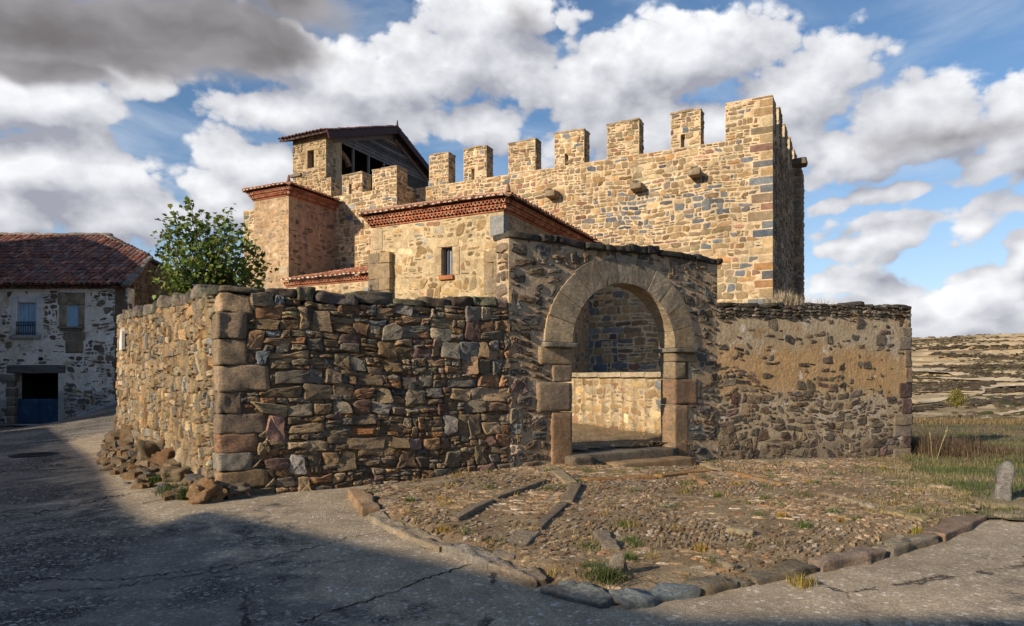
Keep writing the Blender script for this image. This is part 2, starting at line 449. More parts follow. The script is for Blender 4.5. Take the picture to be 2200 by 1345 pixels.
class Arch:                                       # elliptical-headed opening with straight sides
    def __init__(s, c, a, spring, b, bot): s.c, s.a, s.sp, s.b, s.bot = c, a, spring, b, bot
    def inside(s, u, v):
        if v < s.bot: return False
        if v < s.sp: return abs(u - s.c) < s.a
        return ((u - s.c) / s.a) ** 2 + ((v - s.sp) / s.b) ** 2 < 1
    def span(s, u):
        x = (u - s.c) / s.a
        return (s.bot, s.sp + s.b * math.sqrt(max(0, 1 - x * x))) if abs(x) < 1 - 1e-6 else None
    def edges(s): return [s.c + s.a * math.cos(t) for t in np.linspace(0, math.pi, 33)]
class Rect:
    def __init__(s, a, b, lo, hi): s.a, s.b, s.lo, s.hi = a, b, lo, hi
    def inside(s, u, v): return s.a < u < s.b and s.lo < v < s.hi
    def span(s, u): return (s.lo, s.hi) if s.a + 1e-6 < u < s.b - 1e-6 else None
    def edges(s): return [s.a, s.b]
def fn(x): return x if callable(x) else (lambda u: x)
def body(mb, F, u0, u1, bot, top, T, holes=(), step=.5, col=(.5, .5, .5), back=True, w=0.0):
    bot, top = fn(bot), fn(top)
    es = sorted(set([round(x, 4) for x in list(np.arange(u0, u1, step)) + [u1] + [e for h in holes for e in h.edges() if u0 < e < u1]]))
    def spans(u, um):
        hs = sorted([h.span(um) and (h, ) for h in holes if h.span(um)], key=lambda t: t[0].span(um)[0])
        cur, out = bot(u), []
        for (h,) in hs:
            sp = h.span(u) or h.span(u + (um - u) * .02) or h.span(um)
            out.append((cur, sp[0])); cur = sp[1]
        out.append((cur, top(u)))
        return out
    prev = None
    for a, b in zip(es[:-1], es[1:]):
        mid = (a + b) / 2
        for (l0, h0), (l1, h1) in zip(spans(a, mid), spans(b, mid)):
            if h0 - l0 < 1e-4 and h1 - l1 < 1e-4: continue
            V = F.P([a, b, b, a, a, b, b, a], [l0, l1, h1, h0, l0, l1, h1, h0], [w] * 4 + [w - T] * 4)
            fs = [(0, 1, 2, 3), (3, 2, 6, 7), (1, 0, 4, 5), (0, 3, 7, 4), (2, 1, 5, 6)]
            if back: fs.append((5, 4, 7, 6))
            mb.faces(V, fs, col)
def rubble(mb, F, u0, u1, bot, top, rng, colf, rowh=(.2, .4), wid=(.3, .8), amax=.16, amin=.05, gap=.03, relief=(.02, .06), back=.06, bev=.03,
           holes=(), warp=.05, jit=.10, r=(.12, .3), rough=.005, tilt=.08, keep=None, mids=True, ps=.35, minh=.035, base=0.):
    bot, top = fn(bot), fn(top)
    us = np.linspace(u0, u1, 24); vb, vt = min(bot(u) for u in us), max(top(u) for u in us)
    ph = rng.uniform(0, 6.28, 6)
    def wp(p):
        u, v = p
        return np.array((u + warp * (math.sin(1.9 * u + 2.7 * v + ph[0]) + .5 * math.sin(4.3 * u - 3.3 * v + ph[1])),
                         v + warp * (math.sin(1.3 * u + .9 * v + ph[2]) + .6 * math.sin(3.4 * u + 1.7 * v + ph[3]))))
    def isin(p): return any(h.inside(p[0], p[1]) for h in holes)
    cnt = 0
    for (a, b, c, d) in cells(u0, u1, vb - .1, vt + .1, rng, rowh, wid, amax, amin, ps):
        w, h = b - a, d - c
        Q = [wp(p) for p in ((a, c), (b, c), (b, d), (a, d))]
        jj = jit * min(w, h)
        for q in Q:
            q += rng.normal(size=2) * jj
            q[0] = min(max(q[0], u0), u1); q[1] = min(max(q[1], bot(q[0])), top(q[0]))
        cen = sum(Q) / 4
        if isin(cen): continue
        g = gap * rng.uniform(.6, 1.4) / 2
        for q in Q:
            if holes and isin(q):
                lo, hi = 0., 1.
                for _ in range(7):
                    md = (lo + hi) / 2
                    if isin(q + (cen - q) * md): lo = md
                    else: hi = md
                q += (cen - q) * hi
        cen = sum(Q) / 4
        for q in Q: q -= np.sign(q - cen) * np.minimum(g, np.abs(q - cen) * .6)
        W = max(q[0] for q in Q) - min(q[0] for q in Q); H = max(q[1] for q in Q) - min(q[1] for q in Q)
        if W < minh or H < minh or W / H > 12: continue
        ar = .5 * abs(sum(Q[i - 1][0] * Q[i][1] - Q[i][0] * Q[i - 1][1] for i in range(4)))
        if ar < minh * minh * 1.6: continue
        if keep and not keep(cen[0], cen[1], W, H): continue
        stone(mb, chip(Q, rng, r, mids), F, rng.uniform(*relief), back, min(bev, .35 * min(W, H)), colf(cen[0], cen[1], W, H, rng), rng, rough, tilt, base)
        cnt += 1
    return cnt
def pal(cols, wts, var=.18, cv=.05):
    cols = np.array(cols); wts = np.array(wts, float) / sum(wts)
    def f(u, v, W, H, rng):
        c = cols[rng.choice(len(cols), p=wts)]
        k = rng.normal() * cv * 1.1
        return np.clip(c * math.exp(rng.normal() * var) * np.exp(np.array((k, 0, -k)) + rng.normal(size=3) * .012), .01, .85)
    return f
DRYPAL = pal([(.36, .26, .16), (.43, .295, .16), (.32, .26, .185), (.41, .24, .13), (.26, .225, .185), (.48, .355, .22), (.29, .18, .14), (.19, .205, .205), (.52, .47, .40)],
             [5, 4, 4, 2.6, 2, 2.4, 1, .4, .25], .26, .06)
GATEPAL = pal([(.27, .205, .14), (.20, .165, .13), (.31, .21, .125), (.16, .14, .12), (.34, .275, .20), (.24, .155, .125), (.19, .20, .18)], [4, 3, 3, 2, 1.5, 1.4, .8], .25, .05)
CASPAL = pal([(.38, .275, .155), (.33, .235, .125), (.44, .33, .195), (.28, .205, .125), (.37, .225, .105), (.25, .185, .13), (.31, .175, .125), (.26, .255, .24)], [5, 4, 3, 3, 2, 1.6, .8, .5], .24, .05)
SLATE = pal([(.145, .155, .168), (.185, .195, .205), (.11, .12, .14), (.22, .225, .225)], [3, 3, 2, 1], .2, .04)
SACPAL = pal([(.42, .30, .155), (.38, .26, .125), (.48, .365, .22), (.31, .215, .115), (.38, .215, .13), (.24, .235, .215), (.28, .285, .28)], [5, 4, 3, 2, 1, .6, .35], .2, .05)
HOUSEPAL = pal([(.24, .18, .13), (.19, .145, .11), (.30, .24, .17), (.16, .14, .13)], [3, 3, 2, 2], .2, .05)
BLOCKPAL = pal([(.50, .36, .22), (.46, .32, .19), (.54, .42, .28), (.40, .29, .20)], [4, 3, 2, 1], .14, .04)
rngs = lambda s: np.random.default_rng(s)

# ------------------------------------------------------------------ ground heights
def tps(pts):
    P = np.array(pts, float); n = len(P)
    def U(r2): return np.where(r2 > 0, r2 * np.log(np.maximum(r2, 1e-12)), 0)
    K = U(((P[:, None, :2] - P[None, :, :2]) ** 2).sum(-1)) + np.eye(n) * 2.0
    Q = np.c_[np.ones(n), P[:, :2]]
    A = np.block([[K, Q], [Q.T, np.zeros((3, 3))]])
    sol = np.linalg.solve(A, np.r_[P[:, 2], 0, 0, 0])
    def f(x, y):
        x = np.asarray(x, float); y = np.asarray(y, float)
        r2 = (x[..., None] - P[:, 0]) ** 2 + (y[..., None] - P[:, 1]) ** 2
        return U(r2) @ sol[:n] + sol[n] + sol[n + 1] * x + sol[n + 2] * y
    return f
road_h = tps([(0, 0, 0), (4, 5, 0), (-4, 5, .02), (0, 5, 0), (6, 8.5, 0), (10, 9, -.02), (15, 6, -.1), (-1.95, 8.9, .16), (-3.6, 8.9, .20), (-4.8, 9.7, .20), (-7, 13, .14),
              (-10.5, 16.8, .16), (-10.8, 15.8, .1), (-18.5, 28.8, .06), (-21, 28.8, .05), (-24, 29, .05), (-13, 23, .50), (-15.95, 28.9, 1.12), (-12.5, 28.5, 1.3), (-12, 34, 2.2),
              (-20, 20, 0), (-15, 15, .05), (-10, 5, 0), (-10, -6, 0), (10, -6, -.05), (-25, 10, 0), (2, 12, .1), (8, 14, -.1), (-3, 14, .4), (20, 0, -.3), (0, -14, 0)])
fore_h = tps([(-1.95, 8.9, .25), (-.3, 7.0, .16), (.75, 5.55, .12), (1.9, 5.8, .10), (4.4, 7.5, .10), (5.8, 8.8, .10), (8.5, 12.5, .0), (9.9, 16.6, -.08), (5.5, 15.0, .07), (1.2, 12.1, .29), (2.3, 12.8, .17),
              (3.6, 13.7, .12), (-.1, 11.2, .29), (-1.5, 10.3, .22), (-2.2, 9.7, .20), (3.0, 9.5, .16)])
lawn_h = tps([(5.0, 7.8, .03), (6.9, 9.9, .04), (9.9, 16.8, -.06), (14, 20, -.05), (12, 34, -.02), (26, 36, -.05), (20, 20, -.1), (9, 9, .03), (20, 9, -.05), (30, 20, -.4), (9, 24, 0), (6, 12, .06), (7, 8.4, .03)])
def inpoly(x, y, poly):
    x = np.asarray(x); y = np.asarray(y); ins = np.zeros(x.shape, bool)
    for (x1, y1), (x2, y2) in zip(poly, poly[1:] + poly[:1]):
        c = ((y1 > y) != (y2 > y)) & (x < (x2 - x1) * (y - y1) / (y2 - y1 + 1e-12) + x1)
        ins ^= c
    return ins
def sheet(name, x0, x1, y0, y1, st, h, mat, keep=None, colf=None, kind='structure'):
    xs = np.arange(x0, x1 + st / 2, st); ys = np.arange(y0, y1 + st / 2, st)
    X, Y = np.meshgrid(xs, ys)
    V = np.stack([X, Y, h(X, Y)], -1).reshape(-1, 3)
    nx, ny = len(xs), len(ys)
    i, j = np.meshgrid(np.arange(nx - 1), np.arange(ny - 1))
    q = (j * nx + i).ravel()
    F = np.stack([q, q + 1, q + nx + 1, q + nx], -1)
    if keep is not None:
        c = V[F].mean(1); F = F[keep(c[:, 0], c[:, 1])]
    used, inv = np.unique(F, return_inverse=True)
    V = V[used]; F = inv.reshape(F.shape)
    mb = MB(); mb.add(V, F.ravel(), np.full(len(F), 4), colf(V) if colf else (.5, .5, .5))
    return prop(mb.build(name, mat, None, True), kind=kind)
def fbm(x, y, seed=0, oct=4, f=1.0):
    r = np.random.default_rng(seed); o = np.zeros_like(np.asarray(x, float)); a = 1.
    for k in range(oct):
        for _ in range(3):
            d = r.normal(size=2); d /= np.linalg.norm(d)
            o = o + a * np.sin((x * d[0] + y * d[1]) * f * 2.3 * r.uniform(.7, 1.3) + r.uniform(0, 6.28)) / 3
        a *= .55; f *= 2.1
    return o

# main lines of the place
A0 = np.array((-3.78, 9.0))
dG = np.array((.8195, .573)); dG /= np.linalg.norm(dG)        # the churchyard wall and the gate run along this line
nB = np.array((-.573, .8195))
FG = Frame(A0, dG)                                            # front of the dry stone wall and of the gate
LS = 11.8
FS = Frame(A0 + nB * LS, -nB)                                 # side wall along the lane
sg = lambda px: hit(px, A0, dG)
GATE0, GATE1 = sg(1093), sg(1541)
P1 = FG.xy(GATE1)
P2 = np.array(((1957 - CX) / FPX * 17.0, 17.0))
FR = Frame(P1, P2 - P1); LR = float(np.linalg.norm(P2 - P1))  # rendered wall on the right
# kerb line of the cobbled forecourt
KERB = [gpt(*k) for k in ((765, 1062, .2), (800, 1100, .18), (872, 1135, .15), (965, 1172, .11), (1062, 1212, .07), (1180, 1255, .05), (1318, 1296, .03), (1470, 1268, .03),
                          (1605, 1247, .03), (1745, 1218, .03), (1890, 1188, .03), (2000, 1155, .03), (2095, 1112, .03))]
FORE = [tuple(k) for k in KERB] + [tuple(FR.xy(LR + 1.2, .5)), tuple(FR.xy(LR, -.1)), tuple(FR.xy(0, -.1)), tuple(FG.xy(sg(1460), -.25)), tuple(FG.xy(sg(1210), -.25)), tuple(FG.xy(2.3, -.1))]
def gz(px, py, h):                                # point of the ground surface h seen at a pixel
    z = 0.1
    for _ in range(12):
        p = gpt(px, py, z); z = float(h(p[0], p[1]))
    return np.array((p[0], p[1], z))

# ------------------------------------------------------------------ ground, road, hills
def edge_dist(x, y):
    d = np.full(np.shape(x), 99.)
    for a, b in list(zip(KERB[:-1], KERB[1:])) + [(A0 + nB * LS, A0), (A0, FG.xy(2.5))]:
        a = np.array(a); b = np.array(b); ab = b - a
        t = np.clip(((x - a[0]) * ab[0] + (y - a[1]) * ab[1]) / (ab @ ab), 0, 1)
        d = np.minimum(d, np.hypot(x - a[0] - ab[0] * t, y - a[1] - ab[1] * t))
    return d
def road_mat():
    m, nt, b = newmat('worn_asphalt'); k = NT(nt); v = k.coord()
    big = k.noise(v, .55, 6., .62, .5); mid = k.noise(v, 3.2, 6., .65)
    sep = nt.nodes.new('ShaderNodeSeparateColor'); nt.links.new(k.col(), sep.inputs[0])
    sunlit_sand = k.ramp(k.math('ADD', sep.outputs[0], k.math('ADD', k.math('MULTIPLY', k.math('SUBTRACT', mid, .5), 1.1), k.math('MULTIPLY', k.math('SUBTRACT', big, .5), 1.3))), .30, .62)
    cell = nt.nodes.new('ShaderNodeTexVoronoi'); nt.links.new(v, cell.inputs['Vector']); cell.inputs['Scale'].default_value = 75.
    vs2 = nt.nodes.new('ShaderNodeTexVoronoi'); nt.links.new(v, vs2.inputs['Vector']); vs2.inputs['Scale'].default_value = 33.
    s2 = nt.nodes.new('ShaderNodeSeparateColor'); nt.links.new(cell.outputs['Color'], s2.inputs[0])
    s3 = nt.nodes.new('ShaderNodeSeparateColor'); nt.links.new(vs2.outputs['Color'], s3.inputs[0])
    dark = k.mix(k.ramp(s2.outputs[0], .45, .95), (.055, .051, .048), (.27, .24, .20))
    dark = k.mix(k.ramp(s3.outputs[1], .90, .93), dark, (.42, .39, .34))
    pale = k.mix(k.ramp(s2.outputs[0], .2, 1.), (.30, .235, .16), (.48, .40, .29))  # sand tone along the edges, brightened for the sunlit strips
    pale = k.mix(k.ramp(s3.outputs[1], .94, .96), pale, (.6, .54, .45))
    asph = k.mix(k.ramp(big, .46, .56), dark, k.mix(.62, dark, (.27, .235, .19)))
    c = k.mix(sunlit_sand, asph, pale)
    c = k.gain(c, mid, .70, 1.28); c = k.gain(c, big, .78, 1.2)
    crk = k.vor(k.coord((.33, .42, .3)), 1.0, 'DISTANCE_TO_EDGE')
    wob = k.math('ADD', crk, k.math('MULTIPLY', k.math('SUBTRACT', k.noise(v, 2.4, 5., .7), .5), .10))
    line = k.math('MULTIPLY', k.ramp(k.math('ABSOLUTE', wob), .0, .008, 1., 0.), k.ramp(k.noise(v, .8, 3.), .47, .55))
    c = k.mix(k.math('MULTIPLY', line, .85), c, (.03, .028, .026))
    patch = k.math('MULTIPLY', k.ramp(k.noise(k.coord((1, 1.6, 1)), 1.1, 6., .72, .8), .64, .68), .5)
    c = k.mix(patch, c, (.34, .32, .30))
    nt.links.new(c, b.inputs['Base Color']); b.inputs['Roughness'].default_value = .9; b.inputs['Specular IOR Level'].default_value = .22
    h = k.math('ADD', k.math('MULTIPLY', k.vor(v, 75.), .35), k.math('ADD', k.math('MULTIPLY', mid, .7), k.math('MULTIPLY', line, -1.2)))
    nt.links.new(k.bump(h, .022), b.inputs['Normal'])
    return m
M['road'] = road_mat()
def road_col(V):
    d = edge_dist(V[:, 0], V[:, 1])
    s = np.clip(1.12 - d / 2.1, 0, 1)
    right = np.clip((V[:, 0] - .5) / 2.5, 0, 1) * np.clip((V[:, 1] - 4.6) / 1.5, 0, 1)  # paler right half ends at the shade edge: sunlight put into the sand colour
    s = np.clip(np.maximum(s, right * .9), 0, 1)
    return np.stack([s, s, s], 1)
rg = rngs(3)
def road_z(x, y): return road_h(x, y) + fbm(x, y, 5, 4, .5) * .012
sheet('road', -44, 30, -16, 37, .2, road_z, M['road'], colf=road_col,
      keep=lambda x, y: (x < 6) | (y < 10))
def earth_mat():
    m, nt, b = newmat('dry_earth'); k = NT(nt); v = k.coord()
    n = k.noise(v, 2.2, 6., .65, .4); n2 = k.noise(v, 14., 6., .7); n3 = k.noise(v, 55., 4., .7)
    c = k.mix(k.ramp(n, .38, .62), (.30, .215, .13), (.42, .325, .21))
    c = k.mix(k.ramp(n2, .54, .68), c, (.13, .09, .052))
    c = k.gain(c, n3, .65, 1.35)
    nt.links.new(c, b.inputs['Base Color']); b.inputs['Roughness'].default_value = .97; b.inputs['Specular IOR Level'].default_value = .1
    nt.links.new(k.bump(k.math('ADD', n2, k.math('MULTIPLY', n3, .5)), .09), b.inputs['Normal'])
    return m
M['earth'] = earth_mat()
def kerb_dist(x, y):
    d = np.full(np.shape(x), 99.)
    for a, b in zip(KERB[:-1], KERB[1:]):
        ab = b - a; t = np.clip(((x - a[0]) * ab[0] + (y - a[1]) * ab[1]) / (ab @ ab), 0, 1)
        d = np.minimum(d, np.hypot(x - a[0] - ab[0] * t, y - a[1] - ab[1] * t))
    return d
def fz(x, y):
    k = np.clip(kerb_dist(x, y) / .32, 0, 1); k = k * k * (3 - 2 * k)
    return (fore_h(x, y) + fbm(x, y, 8, 4, 1.4) * .016) * k + (road_z(x, y) + .015) * (1 - k)
sheet('forecourt_ground', -4, 13, 5, 20, .07, fz, M['earth'], keep=lambda x, y: inpoly(x, y, FORE))
def lawn_mat():
    m, nt, b = newmat('short_turf'); k = NT(nt); v = k.coord()
    c = k.mix(k.ramp(k.noise(v, .8, 6., .65, .4), .38, .60), (.085, .085, .035), (.20, .15, .085))
    c = k.gain(c, k.noise(v, 12., 5., .7), .6, 1.4)
    nt.links.new(c, b.inputs['Base Color']); b.inputs['Roughness'].default_value = .97
    nt.links.new(k.bump(k.noise(v, 20., 5., .7), .05), b.inputs['Normal'])
    return m
M['lawn'] = lawn_mat()
LAWN = [tuple(KERB[-1] + (-.25, .1)), (6.6, 8.15), (9, 7.9), (30, 6.5), (30, 38), (8, 38), (8.5, 20), tuple(FR.xy(LR, -.3)), tuple(FR.xy(LR - .9, .35)), (6.6, 10.2)]
def lz(x, y): return lawn_h(x, y) + .025 + fbm(x, y, 11, 4, .8) * .025 - np.clip((y - 33) / 5, 0, 1) ** 2 * 1.2
sheet('grass_verge', 4, 30, 6, 38, .14, lz, M['lawn'], keep=lambda x, y: inpoly(x, y, LAWN))
# courtyard and the raised ground behind its low wall
LW0 = np.array((.95, 21.6)); LW1 = np.array((3.95, 14.75))
FL = Frame(LW0, LW1 - LW0); LL = float(np.linalg.norm(LW1 - LW0))
YARD = [tuple(A0 + nB * .4 + dG * .4), tuple(FG.xy(GATE1, -.2)), tuple(P2 + (0, .3)), (11, 34), (-15, 36), tuple(A0 + nB * LS + dG * .3)]
sheet('courtyard_ground', -16, 12, 8, 36, .3, lambda x, y: .50 + np.clip(y - 14, 0, 9) * .018 + np.clip(-x, 0, 8) * .05 + fbm(x, y, 21, 4, 1.2) * .03, M['earth'], keep=lambda x, y: inpoly(x, y, YARD))
TERR = [tuple(FL.xy(0, -.15)), tuple(FL.xy(LL, -.15)), tuple(P1 + (.1, .4)), tuple(P2 + (-.2, .4)), (11, 34), (1.2, 34)]
sheet('terrace_ground', 0, 12, 14, 34, .3, lambda x, y: 1.86 + fbm(x, y, 22, 4, 1.2) * .03, M['earth'], keep=lambda x, y: inpoly(x, y, TERR))

def hill_mat():
    m, nt, b = newmat('dry_hillside'); k = NT(nt); v = k.coord((.01, .01, .01))
    sp = nt.nodes.new('ShaderNodeSeparateXYZ'); nt.links.new(k.coord(), sp.inputs[0])
    vb = k.coord((.012, .012, .16))
    band = k.noise(vb, 1.0, 6., .62, .35)
    n2 = k.noise(v, 6., 7., .68); n3 = k.noise(v, 30., 5., .7)
    c = k.mix(k.ramp(n2, .40, .60), (.47, .37, .235), (.37, .285, .18))
    c = k.mix(k.ramp(band, .50, .60), c, (.20, .15, .095))
    c = k.mix(k.math('MULTIPLY', k.ramp(n3, .56, .63), .75), c, (.12, .09, .055))
    c = k.mix(k.math('MULTIPLY', k.ramp(k.noise(vb, 1.7, 4., .6), .62, .66), k.ramp(sp.outputs[2], 12, 20)), c, (.50, .28, .10))
    nt.links.new(c, b.inputs['Base Color']); b.inputs['Roughness'].default_value = 1.; b.inputs['Specular IOR Level'].default_value = 0.
    return m
M['hill'] = hill_mat()
def terr_z(x, y):
    r = np.hypot(x, y); a = np.arctan2(x, y)
    z = np.interp(r, [0, 20, 36, 60, 110, 170, 300, 420, 560, 700, 860, 1050, 1300, 3500], [-1.2, -1.2, -1.2, -2.6, -4.5, -4.2, -2.0, 4, 13, 26, 46, 66, 68, 60])
    k = np.clip((r - 45) / 200, 0, 1)
    n = fbm(x, y, 31, 5, .006)
    z = z + n * k * np.interp(r, [0, 300, 700, 1200], [0, 2.0, 6, 5])
    z = z + fbm(x, y, 33, 3, .03) * k * 1.1
    # field terraces: flat treads and steep banks
    st = np.interp(r, [0, 150, 400, 800], [1.6, 1.8, 3.2, 5.0])
    zz = z + fbm(x, y, 35, 3, .012) * 1.2
    q = zz / st; fr = q - np.floor(q)
    step = (np.floor(q) + np.clip((fr - .62) / .38, 0, 1) ** 1.5) * st
    return np.where(r > 60, z + (step - zz) * np.clip((r - 60) / 60, 0, 1) * .9, z)
def hills():
    az = np.concatenate([np.arange(-180, 22, 4.), np.arange(22, 44, .14), np.arange(44, 181, 4.)])
    rr = np.concatenate([np.array([2, 12, 25, 36, 45]), np.geomspace(50, 1500, 300), np.array([2000, 2600, 3600])])
    a, r = np.meshgrid(np.radians(az), rr)
    x, y = np.sin(a) * r, np.cos(a) * r
    V = np.stack([x, y, terr_z(x, y)], -1).reshape(-1, 3)
    na, nr = len(az), len(rr)
    i, j = np.meshgrid(np.arange(na - 1), np.arange(nr - 1)); q = (j * na + i).ravel()
    mb = MB(); mb.add(V, np.stack([q, q + 1, q + na + 1, q + na], -1).ravel()[::1], np.full(len(q), 4), (.5, .5, .5))
    prop(mb.build('hills', M['hill'], None, False), kind='structure')
hills()
def scrub():
    r_ = rngs(41); mb = MB(); n = 0
    P, Lp, S = cube_grid(2)
    while n < 5200:
        az = R(r_.uniform(27, 39)); r = r_.uniform(70, 1250)
        if r_.random() > (r / 1250) ** .6: continue
        x, y = math.sin(az) * r, math.cos(az) * r
        if fbm(x, y, 44, 3, .012) + .35 * r_.normal() < .1: continue
        z = float(terr_z(x, y)); s = r_.uniform(.25, .8) * (1 + r / 900)
        c = np.array((.15, .115, .07)) * r_.uniform(.5, 1.3)
        if r_.random() < .25: c = np.array((.075, .085, .035)) * r_.uniform(.6, 1.2)
        p = P / np.linalg.norm(P, axis=1, keepdims=True) * (1 + r_.normal(size=(len(P), 1)) * .25)
        mb.add(np.array((x, y, z + s * .25)) + p * (s * r_.uniform(.9, 2.2), s, s * r_.uniform(.45, .8)), Lp, S, c); n += 1
    prop(mb.build('hillside_scrub', M['blade'], None, False), 'low dark scrub scattered over the dry terraced hillside', 'scrub', kind='stuff')
scrub()
def on_hill(px, py):                              # where the terrain lies along a sight line
    r = np.geomspace(90, 1600, 4000); c = math.hypot((px - CX) / FPX, 1)
    x, y = (px - CX) / FPX / c * r, r / c
    z = EYE + (HOR - py) / FPX * y; k = np.nonzero(terr_z(x, y) >= z)[0]
    i = k[0] if len(k) else len(r) - 1
    return np.array((x[i], y[i], float(terr_z(x[i], y[i]))))
def tracks():
    r_ = rngs(47)
    M['track'] = plain_mat('pale_dirt_track', (.50, .40, .26), 1., 0, .2, 0, .3)
    for pts, w in (([(1940, 876), (1990, 866), (2040, 856), (2090, 851), (2140, 850), (2220, 851)], 2.2), ([(2085, 850), (2105, 838), (2128, 832), (2170, 830), (2220, 828)], 3.0), ([(1940, 846), (2010, 842), (2060, 843), (2110, 846)], 2.0),
                   ([(1940, 812), (2000, 813), (2070, 816), (2130, 818), (2220, 822)], 5.), ([(1940, 800), (2000, 796), (2060, 806), (2100, 812)], 7.), ([(2105, 903), (2150, 893), (2220, 878)], 1.2)):
        P = []
        for a, b in zip(pts[:-1], pts[1:]):
            for k in range(6): f = k / 6; P.append(on_hill(a[0] + (b[0] - a[0]) * f, a[1] + (b[1] - a[1]) * f + r_.normal() * .4))
        P.append(on_hill(*pts[-1])); V = []
        for i, g in enumerate(P):
            d = P[min(i + 1, len(P) - 1)] - P[max(i - 1, 0)]; nn = np.array((-d[1], d[0], 0)); nn /= np.linalg.norm(nn) + 1e-9; ww = w * r_.uniform(.7, 1.3)
            for s_ in (-1, 1):
                q = g + nn * ww * s_; q[2] = max(g[2], float(terr_z(q[0], q[1]))) + .25; V.append(q)
        mb = MB(); mb.faces(np.array(V), [(2 * i, 2 * i + 1, 2 * i + 3, 2 * i + 2) for i in range(len(P) - 1)])
        prop(mb.build('dirt_track', M['track'], None, True), kind='structure')
    mb = MB(); C0, Lp, S = cube_grid(2)                      # dark scrub along the terrace banks
    for (x0, y0), (x1, y1), n in (((1945, 832), (2130, 826), 260), ((1945, 842), (2110, 838), 90), ((1945, 884), (2080, 864), 150), ((2075, 868), (2215, 862), 220), ((2120, 842), (2215, 838), 120), ((1945, 805), (2050, 795), 60), ((2060, 800), (2215, 812), 140), ((1990, 790), (2215, 790), 200), ((2000, 762), (2215, 772), 160), ((1960, 750), (2215, 745), 120)):
        for k in range(n):
            f = r_.random(); g = on_hill(x0 + (x1 - x0) * f, y0 + (y1 - y0) * f + r_.normal() * 2.2); d = math.hypot(g[0], g[1])
            s_ = r_.uniform(.35, .9) * (.6 + d / 500); p = C0 / np.linalg.norm(C0, axis=1, keepdims=True) * (1 + r_.normal(size=(len(C0), 1)) * .3)
            mb.add(g + (0, 0, s_ * .2) + p * (s_ * r_.uniform(1., 2.6), s_, s_ * r_.uniform(.4, .8)), Lp, S, np.array((.095, .072, .045)) * r_.uniform(.5, 1.4))
    prop(mb.build('bank_scrub', M['blade'], None, False), 'dark brown scrub lining the banks of the field terraces', 'scrub', kind='stuff')
tracks()

# ------------------------------------------------------------------ churchyard wall (dry stone) along the lane and the forecourt
def jag(seed, amp, f=1.5): return lambda u: float(fbm(u, 0., seed, 4, f)) * amp
def quoins(parent, z0, z1, r_, cols, mat, corner, ax_u, ax_n, wide=(.24, .60), hh=(.18, .36), proud=.006, name='quoin'):
    z = z0; res = []; k = 0
    while z < z1:
        h = min(r_.uniform(*hh), z1 - z)
        if z1 - z - h < .1: h = z1 - z
        a = r_.uniform(wide[0], wide[1]); b = r_.uniform(wide[0], wide[1])
        if (k + (k // 4)) % 2: a, b = r_.uniform(.38, .66), r_.uniform(.18, .32)
        else: a, b = r_.uniform(.20, .42), r_.uniform(.30, .52)
        mb = MB()
        c2 = corner + np.array(ax_u) * (a / 2 - proud) + np.array(ax_n) * (b / 2 - proud)
        rbox(mb, (c2[0] + r_.normal() * .008, c2[1] + r_.normal() * .008, z + h / 2), ((*ax_u, r_.normal() * .02), (*ax_n, 0), (0, 0, 1)), (a / 2, b / 2, h / 2 - .003), .012, .009, cols(0, 0, a, h, r_), r_, 9, 1.9)
        mb.build(name, mat, parent, True)
        res.append((z, z + h, a - proud, b - proud)); z += h; k += 1
    return res
def cap_row(parent, F, u0, u1, top, T, r_, mat, col, wl=(.3, .8), th=(.10, .2), over=.05, name='cap_stone', gap=.015):
    u = u0
    while u < u1 - .08:
        w = min(r_.uniform(*wl), u1 - u); h = r_.uniform(*th); mb = MB()
        z = top(u + w / 2) + r_.normal() * .012
        p = F.P(u + w / 2, z + h / 2 - .02, -T / 2 + over / 2 + r_.normal() * .015)
        t = r_.normal() * .05
        U = F.U * math.cos(t) + Z * math.sin(t); V = -F.U * math.sin(t) + Z * math.cos(t)
        c = np.array(col) * r_.uniform(.6, 1.5) * np.exp(r_.normal(size=3) * .06)
        rbox(mb, p, (U, F.N, V), (w / 2 - gap * .4, T / 2 + over, h / 2), .022, .018, c, r_, 8, 1.9)
        mb.build(name, mat, parent, True)
        u += w
